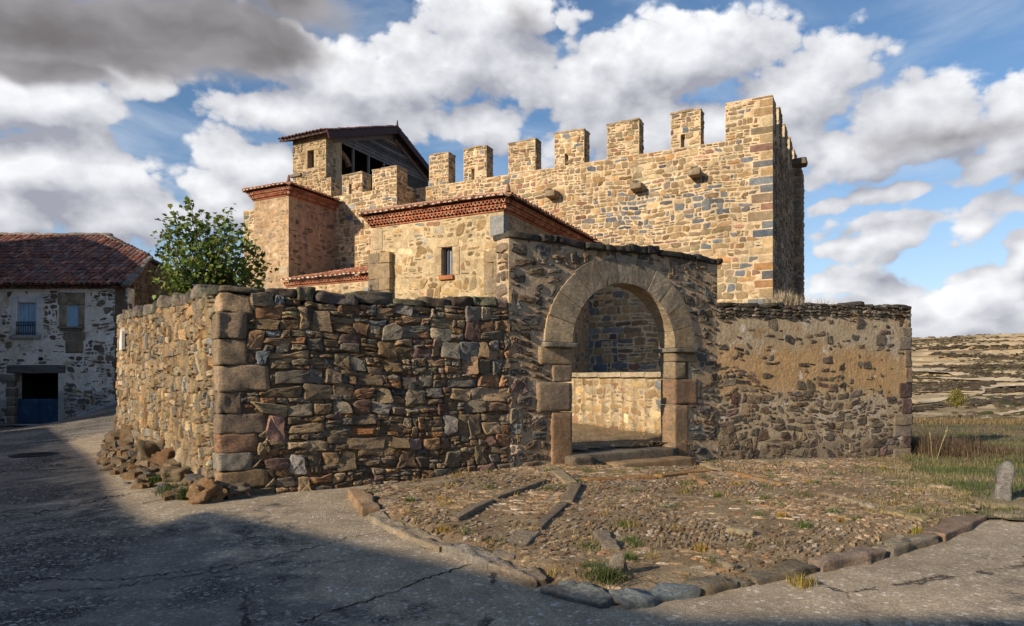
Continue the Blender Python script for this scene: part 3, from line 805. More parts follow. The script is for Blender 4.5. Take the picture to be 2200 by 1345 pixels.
def churchyard_wall():
    t = thing('churchyard_wall', (A0[0], A0[1], .2), 'dry stone wall of brown rubble turning a corner between the lane and the gate', 'stone wall')
    r_ = rngs(101)
    q = quoins(t, -.05, 2.86, r_, pal([(.38, .285, .185), (.42, .31, .19), (.35, .265, .19), (.33, .22, .15)], [3, 2, 2, 1], .2), M['dry'], A0, dG, nB)
    holes = [Rect(-1, a, z0, z1) for z0, z1, a, b in q]
    j1 = jag(5, .05); topF = lambda u: 2.84 + .02 * u + j1(u)
    mb = MB(); body(mb, FG, .12, GATE0 + .05, -.6, lambda u: topF(u) - .06, .5, w=-.028); mb.mi = 1
    kw = dict(jit=.12, r=(.05, .22), rough=.005, tilt=.11, bev=.013, back=.12, warp=.035)
    rubble(mb, FG, .03, GATE0 + .02, lambda u: -.35 + .1 * u, lambda u: topF(u) - .03, r_, DRYPAL, (.06, .12), (.16, .38), .03, .012, .014, (.0, .02), ps=.3, holes=holes, base=-.022, **kw)
    n = rubble(mb, FG, .03, GATE0 + .02, lambda u: -.35 + .1 * u, topF, r_, DRYPAL, (.16, .34), (.24, .62), .105, .018, .011, (.004, .034), ps=.5, holes=holes, **kw)
    mb.build('front_masonry', [M['drygap'], M['dry']], t, 'angle')
    cap_row(t, FG, .0, GATE0 - .05, topF, .5, r_, M['cap'], (.20, .165, .125), (.16, .62), (.06, .20), .02)
    holes = [Rect(LS - b, LS + 1, z0, z1) for z0, z1, a, b in q]
    j2 = jag(6, .05); topS = lambda u: 3.36 - .52 * u / LS + j2(u)
    mb = MB(); body(mb, FS, 0, LS - .12, -.6, lambda u: topS(u) - .06, .5, w=-.028); mb.mi = 1
    LP = pal([(.40, .295, .175), (.47, .335, .18), (.36, .29, .20), (.43, .26, .125), (.29, .26, .21), (.52, .40, .245), (.24, .25, .26), (.56, .51, .43)], [5, 4, 3, 2, 1.6, 2, .5, .25], .24, .05)
    rubble(mb, FS, 0.0, LS - .03, -.3, lambda u: topS(u) - .03, r_, LP, (.06, .12), (.16, .38), .03, .012, .014, (.0, .02), ps=.3, holes=holes, base=-.022, **kw)
    n2 = rubble(mb, FS, 0.0, LS - .03, -.3, topS, r_, LP, (.16, .34), (.2, .55), .09, .016, .011, (.006, .04), ps=.5, holes=holes, **kw)
    mb.build('lane_masonry', [M['drygap'], M['dry']], t, 'angle')
    cap_row(t, FS, 0, LS - .1, topS, .5, r_, M['cap'], (.22, .19, .145), (.16, .5), (.10, .24), .02)
    mb = MB(); Fe = Frame(FS.xy(0, -.5), -FS.N)              # far end of the lane wall
    rubble(mb, Frame(FS.xy(0, -.55), FS.N), 0, .55, -.3, 3.3, r_, DRYPAL, (.2, .4), (.25, .5), .12, .03, .02, (.01, .04), .1, .03, (), .04)
    mb.build('end_masonry', M['dry'], t, True)
    print('dry stones', n, n2)
churchyard_wall()
# white house-shaped plaque on the lane wall
pk = MB(); us = hit(268.5, FS.O[:2], FS.U[:2])
Yp = FS.xy(us)[1]; z0, z1, z2 = zat(752, Yp), zat(722, Yp), zat(707, Yp)
w0 = us - .27; w1 = us + .27
V = np.concatenate([FS.P([w0, w1, w1, us + .12, w0], [z0, z0, z1 + .1, z2 + .03, z1 - .12], [.10] * 5), FS.P([w0, w1, w1, us + .12, w0], [z0, z0, z1 + .1, z2 + .03, z1 - .12], [.03] * 5)])
pk.faces(V, [(0, 1, 2, 3, 4)] + [(i + 5, (i + 1) % 5 + 5, (i + 1) % 5, i) for i in range(5)])
prop(pk.build('wall_plaque', M['plaque']), 'small white stone plaque with a pointed top fixed to the lane wall', 'plaque')

# ------------------------------------------------------------------ arched gate
GC = (sg(1228) + sg(1447)) / 2; GA = (sg(1447) - sg(1228)) / 2
SPR, GB, GT = 2.42, 1.16, .36
def gateway():
    p0 = FG.xy(GC)
    t = thing('arched_gateway', (p0[0], p0[1], .4), 'tall rubble gate wall with a round dressed stone arch leading to the church', 'gateway')
    r_ = rngs(202)
    j = jag(7, .035, 1.2); top = lambda u: 4.14 + j(u) + .02 * (u - GATE0)
    jl = lambda u: 0
    hole = Arch(GC, GA + .44, SPR, GB + .36, -1)
    mb = MB(); body(mb, FG, GATE0, GATE1, -.5, top, GT, [hole], w=-.0); core = mb; core.mi = 1
    jb = []                                              # jamb blocks (u0,u1,z0,z1)
    zl = [.20, 1.20, 1.72, 2.02, 2.33]; wl = [.47, .78, .45, .74]
    for k in range(4): jb.append((GC - GA - wl[k], GC - GA, zl[k], zl[k + 1], [(.35, .215, .115), (.28, .205, .135), (.32, .24, .155), (.35, .26, .16)][k]))
    zr = [.12, 1.28, 1.80, 2.14, 2.33]; wr = [.42, .70, .34, .66]
    for k in range(4): jb.append((GC + GA, GC + GA + wr[k], zr[k], zr[k + 1], [(.30, .20, .12), (.32, .20, .12), (.31, .235, .145), (.31, .235, .145)][k]))
    for (a, b, c, d, col) in jb:
        m_ = MB(); p = FG.P((a + b) / 2, (c + d) / 2, -GT / 2 + .015)
        rbox(m_, p, (FG.U, FG.N, Z), ((b - a) / 2 - .004, GT / 2 + .016, (d - c) / 2 - .003), .014, .008, np.array(col) * r_.uniform(.9, 1.1), r_, 8, 1.2)
        m_.build('jamb_block', M['ashlar'], t, True)
    nv = 11; ang = np.linspace(0, math.pi, nv + 1)
    for k in range(nv):
        a0, a1 = ang[k] + .003, ang[k + 1] - .003
        th = np.linspace(a0, a1, 6)
        od = r_.uniform(-.03, .05)
        outer = [(GC + (GA + .62 + od) * math.cos(x), SPR + (GB + .50 + od) * math.sin(x)) for x in th]
        inner = [(GC + GA * math.cos(x), SPR + GB * math.sin(x)) for x in th[::-1]]
        m_ = MB(); P = np.array(outer + inner)
        hgt = math.sin((a0 + a1) / 2)
        col = np.array((.42, .315, .185)) * (1 - hgt) + np.array((.30, .25, .185)) * hgt
        c = P.mean(0); n = len(P)
        UV, W = [], []
        for s, w in ((1, -GT - .01), (1, .030), (.98, .038), (.6, .040), (0, .040)):
            q = c + (P - c) * s if s else c[None]; UV.append(q); W.append(np.full(len(q), w) + r_.normal(size=len(q)) * .002)
        UV = np.concatenate(UV); W = np.concatenate(W); Lp, S = _faces(n, 4)
        m_.add(FG.P(UV[:, 0], UV[:, 1], W), Lp, S, col * r_.uniform(.8, 1.2))
        m_.faces(FG.P(P[:, 0], P[:, 1], np.full(n, -GT - .01)), [tuple(range(n - 1, -1, -1))], col)
        m_.build('voussoir', M['ashlar'], t)
    for (a, b) in ((GC - GA - .66, GC - GA + .09), (GC + GA - .07, GC + GA + .62)):
        m_ = MB(); rbox(m_, FG.P((a + b) / 2, SPR - .05, -GT / 2 + .03), (FG.U, FG.N, Z), ((b - a) / 2, GT / 2 + .10, .046), .02, .004, (.20, .17, .13), r_, 8)
        m_.build('impost', M['ashlar'], t, True)
    holes = [Arch(GC, GA + .64, SPR - .02, GB + .52, SPR - .02), Rect(GC - GA - .45, GC + GA + .45, -1, SPR)] + [Rect(a - .01, b + .01, c - .01, d + .01) for a, b, c, d, _ in jb] + \
            [Rect(GC - GA - .68, GC + GA + .64, SPR - .1, SPR)]
    mb = core
    keep = lambda u, v, W, H: r_.random() < (.84 + .2 * float(fbm(u, v, 71, 3, 1.1)) if v > 1.6 else .9)
    n = rubble(mb, FG, GATE0, GATE1, -.3, top, r_, GATEPAL, (.11, .30), (.22, .65), .1, .016, .026, (.006, .03), .04, .016, holes, .06, .16, (.10, .30), .007, .06, keep, True, .5)
    # sunlit left end of the raised wall
    Fe = Frame(FG.xy(GATE0, -GT), -FG.N * -1.0 if False else FG.N)
    rubble(mb, Fe, 0.0, GT, 2.8, 4.12, r_, pal([(.34, .25, .16), (.28, .21, .15)], [1, 1]), (.14, .26), (.3, .5), .1, .03, .03, (.02, .05), .04, .02, (), .02, .1)
    mb.build('masonry', [M['gatemortar'], M['rubble']], t, 'angle')
    cap_row(t, FG, GATE0 - .04, GATE1 + .06, lambda u: top(u) - .02, GT, r_, M['cap'], (.075, .066, .056), (.32, .75), (.10, .16), .06)
    # rubble the wall stands on at both jambs
    print('gate stones', n)
gateway()

# ------------------------------------------------------------------ stained rendered wall on the right
def rendered_wall():
    t = thing('rendered_wall', (P1[0], P1[1], 0.), 'old wall with stained ochre render falling off its rubble, right of the gate', 'wall')
    r_ = rngs(303)
    j = jag(9, .05, 1.3); top = lambda u: 3.36 + .24 * u / LR + j(u)
    mb = MB(); body(mb, FR, -.05, LR, -.9, lambda u: top(u) - .05, .5, step=.25); mb.mi = 1; core = mb
    q = quoins(t, -.5, 3.5, r_, pal([(.13, .085, .075), (.27, .21, .15), (.22, .15, .10), (.25, .20, .16)], [1.4, 2, 1.5, 1], .15), M['rubble'], FR.xy(LR), -FR.U[:2], -FR.N[:2], (.2, .42), (.22, .42), .02)
    holes = [Rect(LR - a, LR + 1, z0, z1) for z0, z1, a, b in q]
    def keep(u, v, W, H):
        n = float(fbm(u, v, 77, 4, .9))
        edge = 1.65 + .45 * n + (.35 if u < 1.0 else 0)
        if v < edge: return r_.random() < .93
        if v > top(u) - .22 - .1 * abs(n): return True
        return (W * H < .12) and r_.random() < .24
    WP = pal([(.17, .13, .09), (.14, .115, .09), (.20, .15, .10), (.12, .10, .085), (.25, .20, .14), (.16, .10, .085), (.30, .23, .14)], [4, 3, 3, 2, 1.6, 1.4, 1], .25, .05)
    mb = core
    n = rubble(mb, FR, 0, LR, -.6, lambda u: top(u) - .1, r_, WP, (.12, .28), (.2, .55), .085, .014, .026, (.002, .024), .04, .014, holes, .07, .18, (.12, .34), .006, .05, keep, True, .45)
    cp = pal([(.17, .145, .115), (.20, .17, .13), (.27, .22, .17), (.30, .12, .06)], [4, 3, 1.5, .35], .25, .05)
    for (d0, d1, rel) in ((.26, .0, (.02, .07)),):
        rubble(mb, FR, 0, LR, lambda u: top(u) - d0, lambda u: top(u) - d1 + .02, r_, cp, (.05, .10), (.2, .55), .06, .02, .014, rel, .3, .015, (), .02, .16, (.1, .3), .01, .1, None, True, .3, .02)
    mb.build('masonry', [M['ochre'], M['rubble']], t, 'angle')
    cap_row(t, FR, 0.0, LR, lambda u: top(u) - .02 + .03 * math.sin(u * 5), .5, r_, M['cap'], (.10, .085, .07), (.15, .5), (.05, .12), .03)
    print('render stones', n)
rendered_wall()

# low wall inside the gate with its pale coping
def courtyard_wall():
    t = thing('low_courtyard_wall', (*FL.xy(LL * .6), .5), 'low sunlit wall of mortared rubble with flat coping, seen through the gate arch', 'low wall')
    r_ = rngs(404); top = lambda u: 1.92 - .012 * u
    mb = MB(); body(mb, FL, 0, LL, 0., top, .4, col=(.56, .44, .28))
    rubble(mb, FL, 0, LL, .3, top, r_, SACPAL, (.2, .36), (.25, .6), .14, .03, .05, (.006, .02), .03, .02, (), .05, .13, (.16, .36), .004, .03, None, True, .4)
    mb.build('masonry', M['castle'], t, True)
    u = 0
    while u < LL:
        w = min(r_.uniform(.9, 1.5), LL - u); m_ = MB()
        rbox(m_, FL.P(u + w / 2, top(u) + .065, -.17), (FL.U, FL.N, Z), (w / 2 - .004, .26, .065), .012, .004, np.array((.46, .37, .25)) * r_.uniform(.9, 1.1), r_, 6)
        m_.build('coping', M['slab'], t, True); u += w
courtyard_wall()

# ------------------------------------------------------------------ tiles
TILEPAL = np.array([(.17, .075, .055), (.22, .10, .07), (.13, .065, .055), (.26, .15, .11), (.19, .12, .10), (.12, .09, .085)])
NEWPAL = np.array([(.46, .19, .11), (.52, .24, .14), (.40, .15, .09), (.55, .32, .21)])
def tile_field(mb, E, eu, su, width, rng_f, r_, pitch=.22, tl=.40, rad=.10, pals=TILEPAL, cap=None, jit=.012, seg=5):
    E, eu, su = (np.array(x, float) for x in (E, eu, su))
    eu /= np.linalg.norm(eu); su /= np.linalg.norm(su); nn = np.cross(eu, su); nn /= np.linalg.norm(nn)
    th = np.linspace(0, math.pi, seg + 1)
    n = int(width / pitch)
    for i in range(n):
        u = (i + .5) * pitch; lo, hi = rng_f(u); s = lo
        if hi - lo < .1: continue
        first = True; cj = r_.normal() * jit
        while s < hi - .05:
            e = min(s + tl, hi)
            a = E + eu * (u + cj + r_.normal() * jit) + su * (s - .04) + nn * (.035 + r_.normal() * jit * .6)
            b = E + eu * (u + cj + r_.normal() * jit) + su * (e + .05) + nn * .012
            r1, r2 = rad, rad * .82
            ring = lambda c, r: np.array([c + eu * (-math.cos(t) * r) + nn * (math.sin(t) * r * .9) for t in th])
            V = np.concatenate([ring(a, r1), ring(b, r2), ring(a, r1 * .80)])
            m_ = seg + 1
            F = [(k + 1, k, m_ + k, m_ + k + 1)[::-1] for k in range(seg)] + [(k, k + 1, 2 * m_ + k + 1, 2 * m_ + k)[::-1] for k in range(seg)]
            c = pals[r_.integers(len(pals))] * r_.uniform(.7, 1.3)
            mb.faces(V, F, c)
            if first and cap is not None:
                mb.faces(ring(a + su * .02, r1 * .80), [tuple(range(m_))[::-1]], np.array(cap) * r_.uniform(.7, 1.2))
            first = False; s += tl * .82
def poly3(mb, pts, col, th=0.0):
    mb.faces(np.array(pts, float), [tuple(range(len(pts)))], col)
def cornice(mb, F, u0, u1, z0, r_, rows=2, pitch=.135):
    """red brick eave band with rows of half-round tile ends; returns its top and its reach"""
    red = (.40, .15, .085); z = z0; pr = .04
    def slab(h, p):
        V = F.P([u0 - p, u1 + p, u1 + p, u0 - p] * 2, [z] * 4 + [z + h] * 4, [p, p, -.15, -.15] * 2)
        mb.faces(V, [(0, 1, 5, 4), (0, 3, 2, 1), (4, 5, 6, 7), (3, 0, 4, 7), (1, 2, 6, 5)], np.array(red) * r_.uniform(.85, 1.1))
    slab(.045, pr); z += .045
    for k in range(rows):
        h = .105; nx = pr + .085
        V = F.P([u0 - pr, u1 + pr, u1 + pr, u0 - pr], [z, z, z + h, z + h], [pr - .05] * 4); mb.faces(V, [(0, 1, 2, 3)], (.10, .035, .022))
        n = int((u1 - u0 + 2 * pr) / pitch); th = np.linspace(0, math.pi, 6)
        for i in range(n + 1):
            u = u0 - pr + (i + .5 * (k % 2)) * pitch
            c = NEWPAL[r_.integers(len(NEWPAL))] * r_.uniform(.8, 1.1)
            o = [(u - math.cos(t) * .064, z + h - math.sin(t) * .098) for t in th]; inn = [(u - math.cos(t) * .042, z + h - math.sin(t) * .070) for t in th]
            m_ = 6
            V = np.concatenate([F.P([p[0] for p in o], [p[1] for p in o], [nx] * m_), F.P([p[0] for p in o], [p[1] for p in o], [pr - .05] * m_),
                                F.P([p[0] for p in inn], [p[1] for p in inn], [nx] * m_), F.P([p[0] for p in inn], [p[1] for p in inn], [pr - .05] * m_)])
            Fc = []
            for q in range(m_ - 1):
                Fc += [(q, m_ + q, m_ + q + 1, q + 1), (q, q + 1, 2 * m_ + q + 1, 2 * m_ + q), (2 * m_ + q, 2 * m_ + q + 1, 3 * m_ + q + 1, 3 * m_ + q)]
            mb.faces(V, Fc, c)
        z += h; pr = nx; slab(.04, pr + .012); z += .04
    return z, pr + .012

# ------------------------------------------------------------------ fortified church
e2 = np.array((.452, .892)); e2 /= np.linalg.norm(e2); e1 = np.array((-e2[1], e2[0]))
CC = np.array((8.96, 24.0))
FB = Frame(CC, -e1)                                            # long wall; u = 0 at the near corner, negative to the left
tB = lambda px: hit(px, CC, e1)
MORT = (.62, .48, .31)
CREN, MTOP = zat(287, 24.0), zat(203, 24.0)
B893 = CC + e1 * tB(893)
offA = hit(852, B893, -e2); CA = CC - e2 * offA
FA = Frame(CA, -e1); tA = lambda px: hit(px, CA, e1)
print('crenel', CREN, 'merlon', MTOP, 'offA', offA, 'len', tB(893))
CHG = 'merlons along the church wall'
def church():
    t = thing('fortified_church', (*CC, 0.), 'fortified stone church with battlements, a bell tower and tiled side chapels', 'church')
    r_ = rngs(505)
    uL = -tB(893)
    blue = lambda u, v: (math.exp(-((u + 3.8) / 3.4) ** 2) * math.exp(-((v - 8.2) / .75) ** 2) * .85 + .6 * math.exp(-((v - 5.3) / .7) ** 2) * (u > -1.2) + .92 * math.exp(-((u + 6.0) / 1.9) ** 2) * math.exp(-((v - 3.1) / .85) ** 2))
    def cf(u, v, W, H, rng):
        p = blue(u, v)
        return SLATE(u, v, W, H, rng) if rng.random() < max(.035, min(.9, p * (.75 + .4 * float(fbm(u, v, 91, 2, 1.2))))) else CASPAL(u, v, W, H, rng)
    # near corner quoins, then the long wall in two sizes of rubble
    mb = MB(); body(mb, FB, uL, 0, -.5, CREN, .6, col=MORT, step=2.)
    qh = []
    z = 1.6; k = 0
    while z < MTOP - .05:
        h = min(r_.uniform(.24, .36), MTOP - z); a, b = (r_.uniform(.55, .85), r_.uniform(.3, .42)) if k % 2 else (r_.uniform(.34, .46), r_.uniform(.5, .7))
        col = SLATE(0, z, 1, 1, r_) if (r_.random() < (.75 if z < 4.6 else .1)) else CASPAL(0, z, 1, 1, r_)
        c2 = CC + e1 * (a / 2 - .012) + e2 * (b / 2 - .012)
        rbox(mb, (*c2, z + h / 2), ((*e1, 0), (*e2, 0), (0, 0, 1)), (a / 2, b / 2, h / 2 - .014), .022, .003, col, r_, 4)
        qh.append((z, z + h, a, b)); z += h; k += 1
    holes = [Rect(-a, 1, z0, z1) for z0, z1, a, b in qh]
    n = rubble(mb, FB, uL, .0, 1.2, 6.9, r_, cf, (.20, .34), (.26, .75), .17, .05, .036, (.010, .022), .03, .02, holes, .03, .10, (.12, .3), .003, .03, None, True, .2)
    n += rubble(mb, FB, uL, .0, 6.9, CREN - .01, r_, cf, (.15, .27), (.2, .55), .10, .03, .034, (.010, .024), .03, .02, holes, .04, .12, (.14, .34), .003, .03, None, True, .35)
    mb.build('long_wall', M['castle'], t, 'angle')
    # projecting left length of the wall
    uA0, uA1 = -tA(852) - 9.0, -tA(852)
    CA_T, MA_T = zat(411, FA.xy(-tA(790))[1]), zat(358, FA.xy(uA1)[1])
    mb = MB(); body(mb, FA, uA0, uA1, -.5, CA_T, offA + .6, col=MORT, step=2.)
    n += rubble(mb, FA, uA0, uA1, 4.5, CA_T - .01, r_, cf, (.16, .30), (.22, .6), .11, .03, .034, (.010, .024), .03, .02, (), .04, .12, (.14, .34), .003, .03, None, True, .35)
    Fr = Frame(FA.xy(uA1), e2)
    n += rubble(mb, Fr, 0, offA, 4.5, CREN, r_, CASPAL, (.16, .30), (.22, .6), .11, .03, .034, (.010, .024), .03, .02, (), .04, .12, (.14, .34), .003, .03)
    mb.build('left_wall', M['castle'], t, 'angle')
    # end wall, its shade put into darker mortar and stone colours
    LE = 10.0
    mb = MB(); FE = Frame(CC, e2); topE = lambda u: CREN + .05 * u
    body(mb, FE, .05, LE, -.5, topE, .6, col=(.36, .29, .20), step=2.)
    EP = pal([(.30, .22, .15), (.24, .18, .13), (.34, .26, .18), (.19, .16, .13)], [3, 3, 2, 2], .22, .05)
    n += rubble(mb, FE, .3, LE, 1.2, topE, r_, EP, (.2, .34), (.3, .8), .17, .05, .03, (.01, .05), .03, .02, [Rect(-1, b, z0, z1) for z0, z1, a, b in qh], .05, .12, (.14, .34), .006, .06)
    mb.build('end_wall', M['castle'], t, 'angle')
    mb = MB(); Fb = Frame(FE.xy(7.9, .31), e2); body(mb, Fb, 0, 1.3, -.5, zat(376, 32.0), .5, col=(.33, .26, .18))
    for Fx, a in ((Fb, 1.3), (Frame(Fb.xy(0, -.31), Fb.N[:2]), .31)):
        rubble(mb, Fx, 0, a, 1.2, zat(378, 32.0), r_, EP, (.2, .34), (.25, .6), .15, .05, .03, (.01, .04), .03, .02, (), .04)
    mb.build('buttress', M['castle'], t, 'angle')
    # merlons
    def merlon(F, u0, u1, z0, z1, T, slit=False, side=True, col=None, notch=None):
        mb = MB(); hs = []
        if slit: c = u0 + (u1 - u0) * .42; hs = [Rect(c - .09, c + .07, z0 - .1, z0 + .48)]
        body(mb, F, u0, u1, z0 - .03, z1, T, hs, step=5., col=MORT)
        cf_ = col or (lambda u, v, W, H, rng: SLATE(u, v, W, H, rng) if rng.random() < .06 else CASPAL(u, v, W, H, rng))
        kw = dict(rowh=(.13, .25), wid=(.2, .5), amax=.09, amin=.03, gap=.032, relief=(.010, .028), back=.03, bev=.02, warp=.02, jit=.12)
        rubble(mb, F, u0, u1, z0, z1, r_, cf_, holes=hs, **kw)
        rubble(mb, Frame(F.xy(u1), -F.N[:2]), .0, T, z0, z1, r_, cf_, **kw)
        nk = 3; cu = np.linspace(u0 - .03, u1 + .03, nk + 1) + np.r_[0, r_.normal(size=nk - 1) * .06, 0]
        for q in range(nk):
            h = r_.uniform(.05, .11); rbox(mb, F.P((cu[q] + cu[q + 1]) / 2, z1 + h / 2 - .02 + r_.normal() * .008, -T / 2), (F.U, F.N, Z), ((cu[q + 1] - cu[q]) / 2 - .004, T / 2 + r_.uniform(.01, .04), h / 2), .02, .012, np.array((.40, .31, .20)) * r_.uniform(.75, 1.1), r_, 5, 2.)
        mb.build('merlon', M['castle'], t, 'angle')
    for (a, b, s) in ((1441, 1505, 1), (1304, 1373, 0), (1191, 1255, 1), (1092, 1150, 0), (996, 1045, 1), (922, 963, 0)):
        merlon(FB, -tB(a), -tB(b), CREN, MTOP - .10 * r_.random(), .58, bool(s))
    # corner merlon wraps both faces
    mb = MB(); body(mb, FB, -tB(1558), -.0, CREN - .03, MTOP, 1.0, col=MORT, step=5.)
    kw = dict(rowh=(.13, .26), wid=(.2, .55), amax=.09, amin=.03, gap=.032, relief=(.010, .028), back=.03, bev=.02, warp=.02, jit=.12)
    rubble(mb, FB, -tB(1558), .0, CREN, MTOP, r_, cf, holes=holes, **kw); rubble(mb, FE, 0, 1.0, CREN, MTOP, r_, EP, holes=[Rect(-1, b, z0, z1) for z0, z1, a, b in qh], **kw)
    mb.build('merlon', M['castle'], t, 'angle')
    for k in range(4):
        u = 1.9 + k * 2.05
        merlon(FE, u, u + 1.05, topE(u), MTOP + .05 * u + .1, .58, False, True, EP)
    for (a, b, s) in ((800, 852, 0), (735, 778, 1), (690, 711, 0)):
        merlon(FA, -tA(a), -tA(b), CA_T, MA_T, .62 if a != 800 else offA * .55, bool(s))
    # stone water spouts
    for px, py in ((1191, 421), (1373, 405), (1497, 376)):
        u = -tB(px); Y = FB.xy(u)[1]; z = zat(py, Y); mb = MB()
        rbox(mb, FB.P(u, z, .16), (FB.U, FB.N, Z), (.22, .34, .13), .05, .015, (.30, .23, .15), r_, 5)
        rbox(mb, FB.P(u - .02, z + .12, .34), (FB.U, FB.N, Z), (.10, .16, .06), .03, .01, (.10, .085, .07), r_, 4)
        mb.build('water_spout', M['castle'], t, 'angle')
    for px, py in ((1703, 352),):
        u = hit(px, CC, e2); mb = MB(); rbox(mb, FE.P(u, zat(py, FE.xy(u)[1]), .2), (FE.U, FE.N, Z), (.35, .35, .14), .06, .03, (.16, .13, .10), r_, 5); mb.build('water_spout', M['castle'], t, 'angle')
    # roof behind the parapet
    mb = MB(); poly3(mb, [(*FB.xy(uL - 8, -.5), 9.2), (*FB.xy(-.4, -.5), 9.2), (*FB.xy(-.4, -9), 9.9), (*FB.xy(uL - 8, -9), 9.9)], (.2, .1, .07)); mb.build('roof', M['tile'], t)
    # ---------------- chapel
    Q = CC + e1 * tB(1266); s = hit(1082, Q, -e2); Ps = Q - e2 * s; w = hit(800, Ps, e1)
    FSa = Frame(Ps + e1 * w, -e1); FSr = Frame(Ps, e2); zc = zat(453, Ps[1])
    uw = hit(959, FSa.O[:2], FSa.U[:2]); Yw = FSa.xy(uw)[1]; wa, wb = hit(949, FSa.O[:2], FSa.U[:2]), hit(972, FSa.O[:2], FSa.U[:2])
    wz0, wz1 = zat(592, Yw), zat(531, Yw)
    print('chapel', s, w, zc, 'window', wa, wb, wz0, wz1)
    win = Rect(wa, wb, wz0, wz1)
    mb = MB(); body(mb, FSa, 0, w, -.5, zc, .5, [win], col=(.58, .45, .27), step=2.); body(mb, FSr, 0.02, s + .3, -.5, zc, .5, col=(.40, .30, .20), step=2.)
    frame = Rect(wa - .27, wb + .27, wz0 - .02, wz1 + .26)
    def cs(u, v, W, H, rng): return SACPAL(u, v, W, H, rng)
    keep = lambda u, v, W, H: r_.random() < .86
    n += rubble(mb, FSa, .0, w, .8, zc - .02, r_, cs, (.2, .42), (.22, .6), .15, .04, .06, (.004, .018), .03, .02, [frame, Rect(-1, .42, zc - .75, zc - .1), Rect(w - .45, w + 1, zc - .75, zc - .1)], .06, .16, (.18, .40), .004, .03, keep, True, .4)
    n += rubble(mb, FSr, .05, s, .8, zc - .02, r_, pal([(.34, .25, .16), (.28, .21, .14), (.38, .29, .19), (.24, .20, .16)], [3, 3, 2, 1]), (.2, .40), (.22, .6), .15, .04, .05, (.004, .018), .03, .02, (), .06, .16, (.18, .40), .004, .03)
    for ua, ub, col in ((0, .42, (.50, .38, .24)), (w - .45, w + .01, (.30, .30, .30))):
        rbox(mb, FSa.P((ua + ub) / 2, zc - .42, -.18), (FSa.U, FSa.N, Z), ((ub - ua) / 2, .20, .31), .02, .004, col, r_, 4)
    ch = mb.build('chapel_wall', M['castle'], t, 'angle')
    # window: stone frame, wooden frame, dusty panes, bars, sill
    mb = MB(); fc = (.52, .39, .23)
    for ua, ub, va, vb in ((wa - .26, wa, wz0, wz1), (wb, wb + .26, wz0, wz1), (wa - .22, wb + .22, wz1, wz1 + .25)):
        rbox(mb, FSa.P((ua + ub) / 2, (va + vb) / 2, -.16), (FSa.U, FSa.N, Z), ((ub - ua) / 2 - .003, .185, (vb - va) / 2 - .003), .015, .003, np.array(fc) * r_.uniform(.9, 1.08), r_, 4)
    wf = mb.build('window', M['castle'], t, 'angle')
    mb = MB(); abox(mb, FSa.P((wa + wb) / 2, (wz0 + wz1) / 2, -.22), (FSa.U, FSa.N, Z), ((wb - wa) / 2, .01, (wz1 - wz0) / 2)); mb.build('pane', M['glass'], wf)
    mb = MB(); hw, hz = (wb - wa) / 2, (wz1 - wz0) / 2; cu, cz = (wa + wb) / 2, (wz0 + wz1) / 2
    for du, dz, a, b in ((-hw + .03, 0, .03, hz), (hw - .03, 0, .03, hz), (0, hz - .03, hw, .03), (0, -hz + .03, hw, .03), (-.06, 0, .025, hz)):
        abox(mb, FSa.P(cu + du, cz + dz, -.20), (FSa.U, FSa.N, Z), (a, .02, b))
    mb.build('window_frame', plain_mat('brown_window_wood', (.10, .055, .035), .6), wf)
    mb = MB()
    for du in (-.12, .0, .12): tube(mb, [FSa.P(cu + du, wz0, -.10), FSa.P(cu + du, wz1, -.10)], .010)
    mb.build('window_bar', M['iron'], wf)
    mb = MB(); rbox(mb, FSa.P(cu, wz0 - .07, -.02), (FSa.U, FSa.N, Z), (hw + .06, .12, .065), .01, .003, (.42, .17, .07), r_, 4); mb.build('sill', M['newtile'], wf)
    def hip_roof(F0, w, Fr_, s, zc, name, cap=(.62, .50, .38), left=True, pitchdeg=17):
        mb = MB()
        z1, pr = cornice(mb, F0, 0, w, zc, r_); cornice(mb, Fr_, 0, s, zc, r_)
        if left: cornice(mb, Frame(F0.xy(0, -s), F0.N[:2]), 0, s, zc, r_)
        mb.build('cornice', M['newtile'], t)
        ov = pr + .10; tn = math.tan(R(pitchdeg)); zr = z1 + .02
        half = w / 2 + ov; mbr = MB()
        A_, B_ = F0.P(-ov, zr, ov), F0.P(w + ov, zr, ov); apex = F0.P(w / 2, zr + half * tn, ov - half)
        bR, bL, bM = F0.P(w + ov, zr, -s), F0.P(-ov, zr, -s), F0.P(w / 2, zr + half * tn, -s)
        for pts in ((A_, B_, apex), (B_, bR, bM, apex), (bL, A_, apex, bM)): poly3(mbr, pts, (.22, .09, .06))
        cs_ = 1 / math.cos(R(pitchdeg)); up = lambda d: np.array(d) * math.cos(R(pitchdeg)) + Z * math.sin(R(pitchdeg))
        kw = dict(pals=NEWPAL, cap=cap, pitch=.215, rad=.092, tl=.42)
        tile_field(mbr, A_, F0.U, up(-F0.N), 2 * half, lambda u: (-.03, max(0, min(u, 2 * half - u)) * cs_), r_, **kw)
        tile_field(mbr, B_, -F0.N, up(-F0.U), s + ov, lambda u: (-.03, min(u, half) * cs_), r_, **kw)
        if left: tile_field(mbr, bL, F0.N, up(F0.U), s + ov, lambda u: (-.03, min(s + ov - u, half) * cs_), r_, **kw)
        tube(mbr, [A_ + Z * .06, apex + Z * .08], .10, 8, (.45, .30, .20)); tube(mbr, [B_ + Z * .06, apex + Z * .08], .10, 8, (.45, .30, .20)); tube(mbr, [apex + Z * .08, bM + Z * .08], .10, 8, (.40, .22, .15))
        f = B_ + Z * .10; tube(mbr, [f, f + Z * .12, f + Z * .26], [.07, .06, .02], 6, (.25, .13, .09))
        mbr.build(name, M['newtile'], t, False)
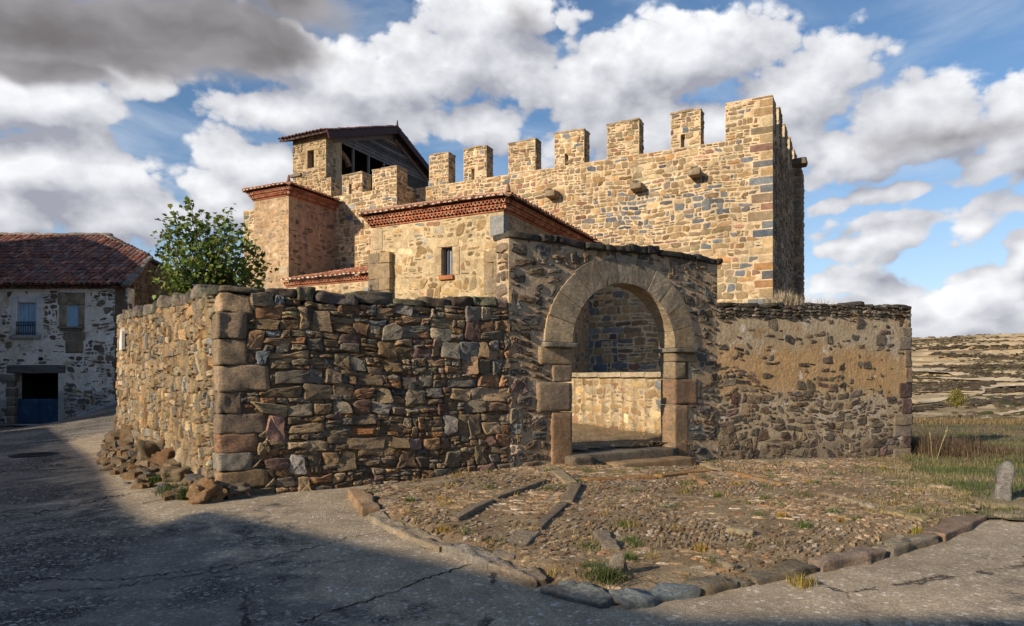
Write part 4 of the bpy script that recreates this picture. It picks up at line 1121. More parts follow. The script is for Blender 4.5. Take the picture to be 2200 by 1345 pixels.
    hip_roof(FSa, w, FSr, s, zc, 'chapel_roof')
    # dark dressed buttresses at the chapel corners
    for px0, px1, pyT in ((787, 833, 547), (1036, 1076, 542)):
        ua, ub = hit(px0, FSa.O[:2] - e2 * .3, FSa.U[:2]), hit(px1, FSa.O[:2] - e2 * .3, FSa.U[:2]); Y = FSa.xy(ua)[1]; z1 = zat(pyT, Y)
        mb = MB(); z = -.3; kk = 0
        while z < z1:
            h = min(r_.uniform(.32, .5), z1 - z)
            nb = 1 if kk % 2 else 2
            for q in range(nb):
                a, b = ua + (ub - ua) * q / nb, ua + (ub - ua) * (q + 1) / nb
                rbox(mb, FSa.P((a + b) / 2, z + h / 2, .05), (FSa.U, FSa.N, Z), ((b - a) / 2 - .003, .16, h / 2 - .003), .014, .008, np.array([(.34, .25, .15), (.38, .275, .16), (.29, .225, .15)][r_.integers(3)]) * r_.uniform(.9, 1.1), r_, 7)
            z += h; kk += 1
        mb.build('buttress', M['castle'], t, 'angle')
    # ---------------- tall side block at the left
    Q = CA + e1 * tA(721); s2 = hit(620, Q, -e2); Pb = Q - e2 * s2; w2 = hit(546, Pb, e1); zb = zat(420, Pb[1])
    print('block', s2, w2, zb)
    F0 = Frame(Pb + e1 * w2, -e1); Fr_ = Frame(Pb, e2)
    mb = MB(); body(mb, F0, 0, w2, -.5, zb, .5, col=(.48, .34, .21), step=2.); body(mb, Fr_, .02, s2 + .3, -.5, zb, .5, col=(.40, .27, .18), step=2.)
    body(mb, Frame(F0.xy(0, -s2), F0.N[:2]), 0, s2 - .02, -.5, zb, .5, col=(.48, .34, .21), step=2.)
    n += rubble(mb, F0, 0, w2, 3., zb - .02, r_, BLOCKPAL, (.22, .4), (.25, .6), .15, .05, .05, (.004, .022), .03, .03, (), .05, .14, (.18, .4), .005, .04)
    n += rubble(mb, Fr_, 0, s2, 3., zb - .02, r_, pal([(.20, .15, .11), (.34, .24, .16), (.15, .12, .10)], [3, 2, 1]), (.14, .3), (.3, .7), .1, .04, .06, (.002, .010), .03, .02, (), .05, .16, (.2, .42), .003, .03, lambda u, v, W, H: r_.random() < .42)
    mb.build('block_wall', M['castle'], t, 'angle')
    hip_roof(F0, w2, Fr_, s2, zb, 'block_roof', left=True)
    # ---------------- lean-to between block and chapel
    sL = 1.6; O = Ps + e1 * w + e2 * sL; FLn = Frame(O, -e1); t0, t1 = -hit(618, O, e1), .3
    zl = zat(607, FLn.xy((t0 + t1) / 2)[1])
    mb = MB(); body(mb, FLn, t0, t1, -.5, zl, .4, col=(.56, .43, .27), step=2.)
    rubble(mb, FLn, t0, t1, 2., zl - .02, r_, SACPAL, (.25, .42), (.35, .8), .25, .06, .05, (.004, .016), .03, .02, (), .05)
    mb.build('porch_wall', M['castle'], t, 'angle')
    mb = MB(); z1, pr = cornice(mb, FLn, t0, t1, zl, r_, 1); mb.build('cornice', M['newtile'], t)
    mb = MB(); up = -FLn.N * math.cos(R(14)) + Z * math.sin(R(14)); E = FLn.P(t0 - .1, z1 + .02, pr + .12)
    d = 5.0
    poly3(mb, [E, E + FLn.U * (t1 - t0 + .1), E + FLn.U * (t1 - t0 + .1) + up * d, E + up * d], (.22, .09, .06))
    tile_field(mb, E, FLn.U, up, t1 - t0 + .1, lambda u: (-.03, d), r_, pitch=.215, rad=.092, tl=.42, pals=NEWPAL, cap=(.66, .54, .42))
    mb.build('porch_roof', M['newtile'], t)
    # small round-headed window in the shaded wall
    mb = MB(); u = -tA(748); Y = FA.xy(u)[1]; rbox(mb, FA.P(u, zat(574, Y), .0), (FA.U, FA.N, Z), (.13, .06, .36), .05, .005, (.34, .30, .27), r_, 5); mb.build('niche', M['castle'], t, 'angle')
    # ---------------- bell tower and its timber gable
    T0 = CC + e1 * tB(722); sT = hit(700, T0, -e2); Tc = T0 - e2 * sT; wT = hit(629, Tc, e1)
    FT = Frame(Tc + e1 * wT, -e1); FTr = Frame(Tc, e2); zT = zat(280, Tc[1])
    print('tower', sT, wT, zT, Tc)
    ua = hit(668, FT.O[:2], FT.U[:2]); Yt = FT.xy(ua)[1]; sl = Rect(hit(661, FT.O[:2], FT.U[:2]), hit(675, FT.O[:2], FT.U[:2]), zat(361, Yt), zat(323, Yt))
    mb = MB(); body(mb, FT, 0, wT, 6., zT, sT + .4, [sl], col=(.50, .38, .23), step=2.)
    tp = lambda u, v, W, H, rng: CASPAL(u, v, W, H, rng)
    n += rubble(mb, FT, 0, wT, 9., zT, r_, tp, (.14, .28), (.18, .5), .09, .03, .032, (.012, .04), .03, .02, [Rect(sl.a - .1, sl.b + .1, sl.lo - .1, sl.hi + .16)], .04, .14, (.16, .36), .005, .06)
    n += rubble(mb, FTr, 0, sT, 9., zT, r_, pal([(.36, .27, .17), (.40, .30, .18)], [1, 1]), (.2, .3), (.3, .6), .14, .05, .03, (.01, .02), .03, .02)
    for a, b, c, d in ((sl.a - .13, sl.a, sl.lo, sl.hi), (sl.b, sl.b + .13, sl.lo, sl.hi), (sl.a - .18, sl.b + .18, sl.hi, sl.hi + .2)):
        rbox(mb, FT.P((a + b) / 2, (c + d) / 2, -.08), (FT.U, FT.N, Z), ((b - a) / 2, .10, (d - c) / 2), .012, .003, (.46, .34, .20), r_, 3)
    V = FT.P([-.06, .5, .5, -.06], [zat(381, FT.xy(0)[1])] * 4, [.08, .08, 0, 0]);
    rbox(mb, FT.P(.22, zat(379, FT.xy(0)[1]), .02), (FT.U, FT.N, Z), (.34, .10, .07), .03, .01, (.22, .19, .15), r_, 4)
    rbox(mb, FT.P(wT / 2 + .2, zT + .05, -.2), (FT.U, FT.N, Z), (wT / 2 - .1, .30, .045), .02, .01, (.34, .26, .17), r_, 5)
    mb.build('bell_tower', M['castle'], t, 'angle')
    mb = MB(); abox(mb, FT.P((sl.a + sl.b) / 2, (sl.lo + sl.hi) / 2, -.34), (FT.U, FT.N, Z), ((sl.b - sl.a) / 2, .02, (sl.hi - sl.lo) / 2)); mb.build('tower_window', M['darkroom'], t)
    # timber gable facing right
    sR, sE = hit(842, T0, e2), hit(921, T0, e2)
    FW = Frame(T0 + FTr.N[:2] * -.05, e2)
    zE0, zR, zE1 = zat(286, T0[1]), zat(279, FW.xy(sR)[1]), zat(378, FW.xy(sE)[1])
    print('gable', sR, sE, zE0, zR, zE1)
    zO = zat(303, FW.xy(.1)[1])
    mb = MB(); bz = zO; nb = 0                               # horizontal boards above the openings
    gl = lambda z: max(0., (z - zE0) / (zR - zE0)) * sR if z > zE0 else 0.
    gr = lambda z: sE - max(0., (z - zE1) / (zR - zE1)) * (sE - sR) if z > zE1 else sE
    while bz < zR - .05:
        h = .15; a0, a1, b0, b1 = gl(bz), gl(min(bz + h, zR)), gr(bz), gr(min(bz + h, zR)); w_ = r_.normal() * .008
        c = np.array((.115, .105, .105)) * r_.uniform(.5, 1.6)
        if r_.random() < .25: c = np.array((.24, .18, .125)) * r_.uniform(.7, 1.2)
        V = FW.P([a0, b0, b1, a1] * 2, [bz, bz, bz + h - .012, bz + h - .012] * 2, [.03 + w_, .03 + w_, .012 + w_, .012 + w_, -.02, -.02, -.02, -.02])
        mb.faces(V, [(0, 1, 2, 3), (0, 4, 5, 1), (3, 2, 6, 7)], c); bz += h
    for k in range(9):                                       # lower boarding left of the openings and right part
        z0 = 10.2 + k * .17
        for a, b in ((.0, 1.15), (4.2, sE)):
            if a == 0. and z0 > zat(348, 33) : continue
            V = FW.P([a, b, b, a] * 2, [z0, z0, z0 + .16, z0 + .16] * 2, [.03, .03, .01, .01, -.02, -.02, -.02, -.02]); mb.faces(V, [(0, 1, 2, 3), (0, 4, 5, 1), (3, 2, 6, 7)], np.array((.06, .055, .055)) * r_.uniform(.6, 1.6))
    V = FW.P([4.2, sE, sE, 4.2], [10., 10., zO, zO], [.02] * 4); mb.faces(V, [(0, 1, 2, 3)], (.06, .055, .05))
    mb.build('gable_boarding', stone_mat('weathered_boarding', .004, rust=(.12, .09, .07), rust_amt=.4, lichen=(.16, .15, .14), lich_amt=.35), t)
    mb = MB()
    for u in (.06, 1.28, 2.45, 3.7): abox(mb, FW.P(u, (10. + zO) / 2, .0), (FW.U, FW.N, Z), (.05, .05, (zO - 10.) / 2))
    mb.build('belfry_post', M['greywood'], t)
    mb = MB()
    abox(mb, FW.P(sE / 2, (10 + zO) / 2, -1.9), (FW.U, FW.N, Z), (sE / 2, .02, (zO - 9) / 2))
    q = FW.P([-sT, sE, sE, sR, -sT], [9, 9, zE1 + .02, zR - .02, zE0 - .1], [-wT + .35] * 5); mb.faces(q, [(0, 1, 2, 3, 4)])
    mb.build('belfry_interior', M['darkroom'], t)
    mb = MB(); th = np.linspace(.2, 2.7, 9)
    tube(mb, [FW.P(1.05 - .95 * math.cos(x) - .1, zat(352, 33) + .95 * math.sin(x), -.7) for x in th], .14, 8, (.40, .26, .18)); mb.build('belfry_arch', M['castle'], t, 'angle')
    # roof of the belfry: two tiled slopes with maroon barge boards
    RW = wT + .45; mb = MB(); fmb = MB(); gmb = MB()
    dn = .42; sl0 = (zR - zE0) / sR; sl1 = (zR - zE1) / (sE - sR)
    a0 = -sT - .35; za = zR - (sR - a0) * sl0; b1 = sE + dn; zb1 = zR - (b1 - sR) * sl1
    for (ua_, za_, ub_, zb_) in ((a0, za, sR, zR), (sR, zR, b1, zb1)):
        P_ = [FW.P(ua_, za_ + .02, .45), FW.P(ub_, zb_ + .02, .45), FW.P(ub_, zb_ + .02, -RW), FW.P(ua_, za_ + .02, -RW)]
        Pt = [p + Z * .10 for p in P_]
        mb.faces(np.array(P_ + Pt), [(3, 2, 1, 0), (4, 5, 6, 7), (0, 1, 5, 4), (2, 3, 7, 6), (3, 0, 4, 7), (1, 2, 6, 5)], (.055, .03, .032))
        d = (FW.P(ub_, zb_) - FW.P(ua_, za_)); L_ = np.linalg.norm(d); d /= L_; nn = np.cross(d, FW.N); nn = nn if nn[2] > 0 else -nn
        c = (FW.P(ua_, za_, .47) + FW.P(ub_, zb_, .47)) / 2 - nn * .10
        abox(fmb, c, (d, FW.N, nn), (L_ / 2, .03, .15))
        c = (FW.P(ua_, za_, .06) + FW.P(ub_, zb_, .06)) / 2 - nn * .32 + d * (.35 if ua_ == a0 else 0)
        abox(gmb, c, (d, FW.N, nn), (L_ / 2 - .4, .03, .10))
    E = FW.P(a0 - .02, za + .12, .45); su = FW.P(sR, zR) - FW.P(a0, za); L_ = float(np.linalg.norm(su))
    tile_field(mb, E + (-FW.N) * (RW + .45), FW.N, su, RW + .45, lambda u: (-.05, L_), r_, pitch=.21, rad=.09, pals=TILEPAL * 1.3, cap=None)
    E = FW.P(b1, zb1 + .12, .45); su = FW.P(sR, zR) - FW.P(b1, zb1); L_ = float(np.linalg.norm(su))
    tile_field(mb, E, -FW.N, su, RW + .45, lambda u: (-.05, L_), r_, pitch=.21, rad=.09, pals=TILEPAL * 1.3)
    f = FW.P(sR, zR + .12, .40); tube(mb, [f, f + Z * .15, f + Z * .32], [.07, .05, .02], 6, (.08, .05, .05))
    mb.build('belfry_roof', M['tile'], t)
    fmb.build('barge_board', M['fascia'], t); gmb.build('gable_rail', M['greywood'], t)
    print('church stones', n)
church()

# ------------------------------------------------------------------ old house at the left
def old_house():
    FH = Frame((-27.0, 29.0), (1, 0)); X1 = -15.95 + 27.0; ez = zat(618, 29)
    hx = lambda px: (px - CX) / FPX * 29 + 27.0; hz = lambda py: zat(py, 29)
    t = thing('village_house', (-20, 29, 0.), 'old whitewashed village house with red tiled roof and blue garage door', 'house')
    r_ = rngs(606)
    door = Rect(hx(29), hx(125), -.2, hz(801)); w1 = Rect(hx(37), hx(77), hz(720), hz(650)); w2 = Rect(hx(143.5), hx(168.5), hz(701), hz(655))
    mb = MB(); body(mb, FH, 0, X1, -.5, ez, .5, [door, w1, w2], step=1.); mb.mi = 1; fmb = mb
    gd = np.array((-1.95, 9.2)); gd /= np.linalg.norm(gd); FGb = Frame(FH.xy(X1), gd); DG = 9.4
    zr, zbk = zat(507, 33.5), 6.35; sR = 4.6
    zg = 7.35; sa = (zg - ez) / (zr - ez) * sR; sb = DG - (zg - zbk) / (zr - zbk) * (DG - sR)
    topg = lambda s: ez + (zg - ez) * s / sa if s < sa else (zg if s < sb else zg - (zg - zbk) * (s - sb) / (DG - sb))
    mb = MB(); body(mb, FGb, .02, DG, -.5, lambda s: topg(s) - .03, .5, step=.3, col=(.17, .125, .085))
    rubble(mb, FGb, .3, DG, .5, topg, r_, pal([(.20, .15, .10), (.16, .12, .085), (.24, .18, .12)], [1, 1, 1]), (.16, .32), (.2, .6), .1, .03, .03, (.01, .06), .04, .03, (), .06)
    mb.build('gable_wall', M['rubble'], t)
    fr = [Rect(w1.a - .25, w1.b + .28, w1.lo - .22, w1.hi + .28), Rect(hx(124), hx(183), hz(716), hz(627)), Rect(hx(139), hx(181), hz(762), hz(712)), Rect(door.a - .3, door.b + .25, 2.2, hz(783)), Rect(door.a - .28, door.b + .2, -1, 2.3)]
    def keep(u, v, W, H):
        q = float(fbm(u, v, 81, 4, .7)) - .25 * (W * H > .08)
        if u > hx(212) and v > 1.8: q += .45
        if v < 1.6: q += .5
        if u > hx(180) and v < 2.3: q += .2
        return r_.random() < .22 + .7 * (q > .12)
    mb = fmb; rubble(mb, FH, 0, X1, -.1, ez - .1, r_, HOUSEPAL, (.13, .32), (.16, .6), .1, .014, .04, (.004, .03), .04, .02, [door, w1, w2] + fr, .06, .18, (.2, .42), .005, .05, keep, True, .45)
    for k in range(12):
        h = .44; z = .1 + k * .46; a = .62 if k % 2 else .38
        if z + h < ez and r_.random() < .8: rbox(mb, FH.P(X1 - a / 2 + .01, z + h / 2, -.15), (FH.U, FH.N, Z), (a / 2, .18, h / 2 - .03), .03, .01, np.array((.22, .17, .12)) * r_.uniform(.7, 1.2), r_, 4)
    mb.build('facade', [M['whitewash'], M['rubble']], t, 'angle')
    # roof
    mb = MB(); e0 = -.35
    P_ = lambda s, z, u=None: FGb.P(s, z, 0)
    Rr = np.array(((228 - CX) / FPX * 33.5, 33.5, zr)); L0 = FH.P(-1, ez + .08, .35); R0 = FH.P(X1 + .18, ez + .08, .35)
    su = np.array((0, 4.85, zr - ez - .08)); Ls = float(np.linalg.norm(su))
    G1 = FGb.P(sa, zg + .06, .15); G2 = FGb.P(sb, zg + .06, .15); Bk = FGb.P(DG + .35, zbk - .05, .15)
    RL = np.array((-28., 33.5, zr)); BL = np.array((-28., FGb.xy(DG + .35)[1], zbk - .05))
    for pts in ((L0, R0, G1, Rr, RL), (Rr, G1, G2), (RL, Rr, G2, Bk, BL)): poly3(mb, [np.array(p) for p in pts], (.09, .055, .045))
    W_ = R0[0] - L0[0]
    def rf(u):
        x = L0[0] + u
        if x < Rr[0]: f = 1.
        else:
            f1 = (G1[1] - L0[1]) / 4.85
            f = f1 + (1 - f1) * (G1[0] - x) / (G1[0] - Rr[0]) if x < G1[0] else f1 * max(0, (R0[0] - x) / (R0[0] - G1[0]))
        return (-.05, Ls * max(0, min(1, f)))
    tile_field(mb, L0 + Z * .01, (1, 0, 0), su, W_, rf, r_, pitch=.245, rad=.115, tl=.42, pals=TILEPAL * np.array((1.4, 1.2, 1.15)), cap=None, jit=.02)
    # ridge and hip stones, under-eave tile course
    for a, b in ((RL, Rr), (Rr, G1), (G1, R0), (Rr, G2), (G2, Bk)):
        d = np.array(b) - np.array(a); L_ = np.linalg.norm(d); d /= L_; sd = np.cross(d, Z); sd /= np.linalg.norm(sd); q = 0
        while q < L_:
            rbox(mb, np.array(a) + d * (q + .2) + Z * (.06 + r_.normal() * .015), (d, sd, np.cross(sd, d)), (.24, .17, .07), .05, .012, np.array((.22, .20, .18)) * r_.uniform(.6, 1.25), r_, 3); q += .38
    mb.build('roof', M['tile'], t)
    mb = MB(); Ee = FH.P(-1, ez - .09, .0)
    tile_field(mb, FH.P(-1, ez - .10, .26), (1, 0, 0), (0, 1, .12), W_, lambda u: (0, .35), r_, pitch=.245, rad=.11, tl=.4, pals=TILEPAL * .9, jit=.01)
    V = FH.P([-1, X1 + .1, X1 + .1, -1], [ez + .06] * 2 + [ez + .08] * 2, [.33, .33, -.3, -.3]); mb.faces(V, [(3, 2, 1, 0)], (.07, .05, .04))
    mb.build('eave_course', M['tile'], t)
    # garage door: dark opening, blue lower leaf, wooden lintel
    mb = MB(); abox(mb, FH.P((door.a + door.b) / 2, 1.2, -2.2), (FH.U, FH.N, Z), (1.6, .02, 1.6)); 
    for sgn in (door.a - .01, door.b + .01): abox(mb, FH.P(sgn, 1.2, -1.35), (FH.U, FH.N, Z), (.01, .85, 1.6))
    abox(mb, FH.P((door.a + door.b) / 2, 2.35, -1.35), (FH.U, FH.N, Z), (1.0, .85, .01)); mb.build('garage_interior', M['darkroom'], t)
    mb = MB(); zt = hz(857)
    abox(mb, FH.P((door.a + door.b) / 2, (zt - .1) / 2, -.24), (FH.U, FH.N, Z), ((door.b - door.a) / 2 - .02, .02, (zt + .1) / 2))
    for u in (door.a + .06, (door.a + door.b) / 2, door.b - .06): abox(mb, FH.P(u, (zt - .1) / 2, -.215), (FH.U, FH.N, Z), (.03, .012, (zt + .1) / 2 - .01))
    gd_ = mb.build('garage_door', M['bluedoor'], t)
    mb = MB(); rbox(mb, FH.P((door.a + door.b) / 2, hz(793), -.1), (FH.U, FH.N, Z), ((door.b - door.a) / 2 + .30, .14, .17), .03, .012, (.2, .2, .2), r_, 8); mb.build('lintel', M['oldwood'], t, True)
    mb = MB(); rbox(mb, FH.P(door.a - .35, hz(812), -.1), (FH.U, FH.N, Z), (.42, .13, .15), .02, .01, (.24, .21, .18), r_, 5)
    for k in range(5): rbox(mb, FH.P(door.a - .14, .2 + k * .4, -.1), (FH.U, FH.N, Z), (.15 + .05 * (k % 2), .12, .19), .03, .01, np.array((.24, .19, .15)) * r_.uniform(.8, 1.2), r_, 4)
    mb.build('door_jamb', M['ashlar'], t, True)
    # window with blue boards, white surround and a black rail
    mb = MB(); cu, hw = (w1.a + w1.b) / 2, (w1.b - w1.a) / 2
    for ua, ub, va, vb in ((w1.a - .24, w1.a, w1.lo - .05, w1.hi + .25), (w1.b, w1.b + .26, w1.lo - .05, w1.hi + .25), (w1.a, w1.b, w1.hi, w1.hi + .25)):
        rbox(mb, FH.P((ua + ub) / 2, (va + vb) / 2, -.05), (FH.U, FH.N, Z), ((ub - ua) / 2, .062, (vb - va) / 2), .01, .004, (.60, .60, .61), r_, 5)
    wn = mb.build('window', M['rubble'], t, True); wn.data.materials[0] = plaster_mat('white_surround', [(.60, .59, .59), (.54, .53, .52)], .008)
    mb = MB()
    for k in range(4): abox(mb, FH.P(w1.a + hw * (k + .5) / 2, (w1.lo + w1.hi) / 2, -.14 + .004 * (k % 2)), (FH.U, FH.N, Z), (hw / 4 - .008, .015, (w1.hi - w1.lo) / 2))
    mb.build('shutter', M['bluewood'], wn)
    mb = MB(); ra = w1.lo + .54
    for z in (w1.lo + .06, w1.lo + .40, ra): abox(mb, FH.P(cu, z, .06), (FH.U, FH.N, Z), (hw, .012, .014))
    for k in range(9): tube(mb, [FH.P(w1.a + 2 * hw * (k + .02) / 8.04, w1.lo, .06), FH.P(w1.a + 2 * hw * (k + .02) / 8.04, ra, .06)], .010, 5)
    for k in range(4):
        for zc in (w1.lo + .10, w1.lo + .47):
            c = w1.a + hw * (k + .5) / 2; th = np.linspace(0, 2 * math.pi, 9); tube(mb, [FH.P(c + .07 * math.cos(x), zc + .05 * math.sin(x), .06) for x in th], .008, 4)
    mb.build('window_rail', M['iron'], wn)
    mb = MB(); rbox(mb, FH.P(cu, w1.lo - .09, .03), (FH.U, FH.N, Z), (hw + .22, .14, .075), .015, .004, (.34, .33, .32), r_, 5); mb.build('sill', M['slab'], wn, True)
    # carved stone window with pale blue panel, moulded sill and inscribed block below
    mb = MB(); st = (.30, .245, .175)
    for a, b, c, d in ((128, 143.5, 701, 655), (168.5, 182, 701, 655), (124, 183, 655, 628)):
        rbox(mb, FH.P((hx(a) + hx(b)) / 2, (hz(c) + hz(d)) / 2, -.08), (FH.U, FH.N, Z), ((hx(b) - hx(a)) / 2 - .004, .115, (hz(d) - hz(c)) / 2 - .004), .012, .003, np.array(st) * r_.uniform(.92, 1.08), r_, 5)
    w2o = mb.build('carved_window', M['ashlar'], t, True)
    mb = MB(); abox(mb, FH.P((w2.a + w2.b) / 2, (w2.lo + w2.hi) / 2, -.10), (FH.U, FH.N, Z), ((w2.b - w2.a) / 2, .02, (w2.hi - w2.lo) / 2)); mb.build('shutter', M['bluewood'], w2o)
    mb = MB(); cx_, cz_ = hx(153), hz(641)
    for s_ in (-1, 1):                                        # pair of scrolls meeting in a cross
        for q in (-1, 1):
            th = np.linspace(0, 5.2, 12)
            tube(mb, [FH.P(cx_ + s_ * (.12 + .085 * math.cos(x)), cz_ + q * (.12 + .07 * math.sin(x)), .045) for x in th], .018, 5, np.array(st) * .8)
        tube(mb, [FH.P(cx_ - .22 * s_, cz_ - .2, .045), FH.P(cx_, cz_, .05), FH.P(cx_ + .22 * s_, cz_ + .2, .045)], .016, 5, np.array(st) * .8)
    mb.build('carving', M['ashlar'], w2o, True)
    mb = MB(); rbox(mb, FH.P(hx(155), hz(704), .03), (FH.U, FH.N, Z), (.52, .16, .045), .015, .003, (.2, .17, .13), r_, 5); rbox(mb, FH.P(hx(155), hz(709), .0), (FH.U, FH.N, Z), (.46, .12, .05), .03, .003, (.17, .14, .11), r_, 5); mb.build('sill', M['ashlar'], w2o, True)
    mb = MB(); rbox(mb, FH.P(hx(160), hz(722), -.07), (FH.U, FH.N, Z), (.46, .09, .17), .01, .003, np.array(st) * .9, r_, 5); rbox(mb, FH.P(hx(160), hz(745), -.07), (FH.U, FH.N, Z), (.37, .085, .27), .01, .004, np.array(st) * .75, r_, 5); ins = mb.build('inscribed_block', M['ashlar'], t, True)
    cu_ = bpy.data.curves.new('inscription', 'FONT'); cu_.body = 'IESSII'; cu_.size = .27; cu_.extrude = .008; cu_.align_x = 'CENTER'; cu_.align_y = 'CENTER'
    to = bpy.data.objects.new('lettering_curve', cu_); COL.objects.link(to); bpy.context.view_layer.update()
    me = bpy.data.meshes.new_from_object(to.evaluated_get(bpy.context.evaluated_depsgraph_get())); bpy.data.objects.remove(to)
    me.materials.clear(); me.materials.append(M['oldwood'])
    to = bpy.data.objects.new('carved_lettering', me); COL.objects.link(to); to.parent = ins
    to.location = FH.P(hx(160), hz(722), .024); to.rotation_euler = (R(90), 0, 0)
    # dark little number plate
    mb = MB(); abox(mb, FH.P(hx(88), hz(771), .02), (FH.U, FH.N, Z), (.09, .012, .07)); npt = mb.build('number_plate', M['iron'], t)
    mb = MB(); p = [FH.P(hx(130), .10, .25), FH.P(hx(143), .12, .3)]
    for k in range(14):
        f = (k + .5) / 14; x = hx(134) + (X1 - hx(134)) * f; z = float(road_h(x - 27, 28.7))
        rbox(mb, FH.P(x, z + .02, .16), (FH.U, FH.N, Z), ((X1 - hx(134)) / 28 + .02, .16, .10), .05, .012, (.4, .4, .4), r_, 4)
    abox(mb, FH.P((door.a + door.b) / 2, .065, .2), (FH.U, FH.N, Z), (1.0, .25, .02)); mb.build('concrete_skirt', M['concrete'], t, True)
old_house()

# houses across the lane, out of frame, whose shade falls over the lane
def plain_house(name, O, d, L_, D_, eave, ridge, label):
    F = Frame(O, d); t = thing(name, (*F.xy(L_ / 2), 0), label, 'house')
    ws = [Rect(1.2 + 3.2 * k, 2.2 + 3.2 * k, z, z + 1.2) for k in range(int((L_ - 1.5) / 3.2)) for z in (1., 3.6) if z + 1.5 < eave]
    mb = MB(); body(mb, F, 0, L_, -.5, eave, .4, ws, step=2.); mb.build('facade', M['whitewash'], t)
    mb = MB()
    for s in (0, L_):
        q = [F.P(s, -.5, 0), F.P(s, -.5, -D_), F.P(s, eave, -D_), F.P(s, ridge, -D_ / 2), F.P(s, eave, 0)]
        mb.faces(np.array(q), [(0, 1, 2, 3, 4)])
    mb.faces(F.P([0, L_, L_, 0], [-.5, -.5, eave, eave], [-D_] * 4), [(3, 2, 1, 0)]); mb.build('wall', M['whitewash'], t)
    mb = MB(); k = .35
    for s in (1, -1):
        w0, w1 = (k, -D_ / 2) if s > 0 else (-D_ - k, -D_ / 2); z0 = eave - k * (ridge - eave) / (D_ / 2)
        q = [F.P(-.3, z0, w0), F.P(L_ + .3, z0, w0), F.P(L_ + .3, ridge, w1), F.P(-.3, ridge, w1)]; q += [p + Z * .12 for p in q]
        mb.faces(np.array(q), [(0, 1, 2, 3), (4, 5, 6, 7), (0, 1, 5, 4), (1, 2, 6, 5), (2, 3, 7, 6), (3, 0, 4, 7)], (.17, .09, .07))
    mb.build('roof', M['tile'], t)
    for w in ws:
        mb = MB(); abox(mb, F.P((w.a + w.b) / 2, (w.lo + w.hi) / 2, -.2), (F.U, F.N, Z), (.5, .02, .6)); mb.build('window', M['glass'], t)
plain_house('village_house', (-11.5, -.65), (-.573, .82), 19.5, 8., 4.2, 5.2, 'long whitewashed house across the lane whose shade falls on the road')
plain_house('village_house', (-6.0, -3.55), (-.78, .63), 6.9, 7., 4.2, 5.2, 'short whitewashed house at the bend of the road, joined to the long one')
plain_house('village_house', (9.5, -3.8), (-1, -.01), 18.9, 8., 4.9, 5.9, 'whitewashed house on the near side of the road facing the gate')
plain_house('village_house', (-21.8, 18.0), (.02, 1), 10.5, 8., 9.6, 11.2, 'tall narrow whitewashed house left of the house with the blue garage')

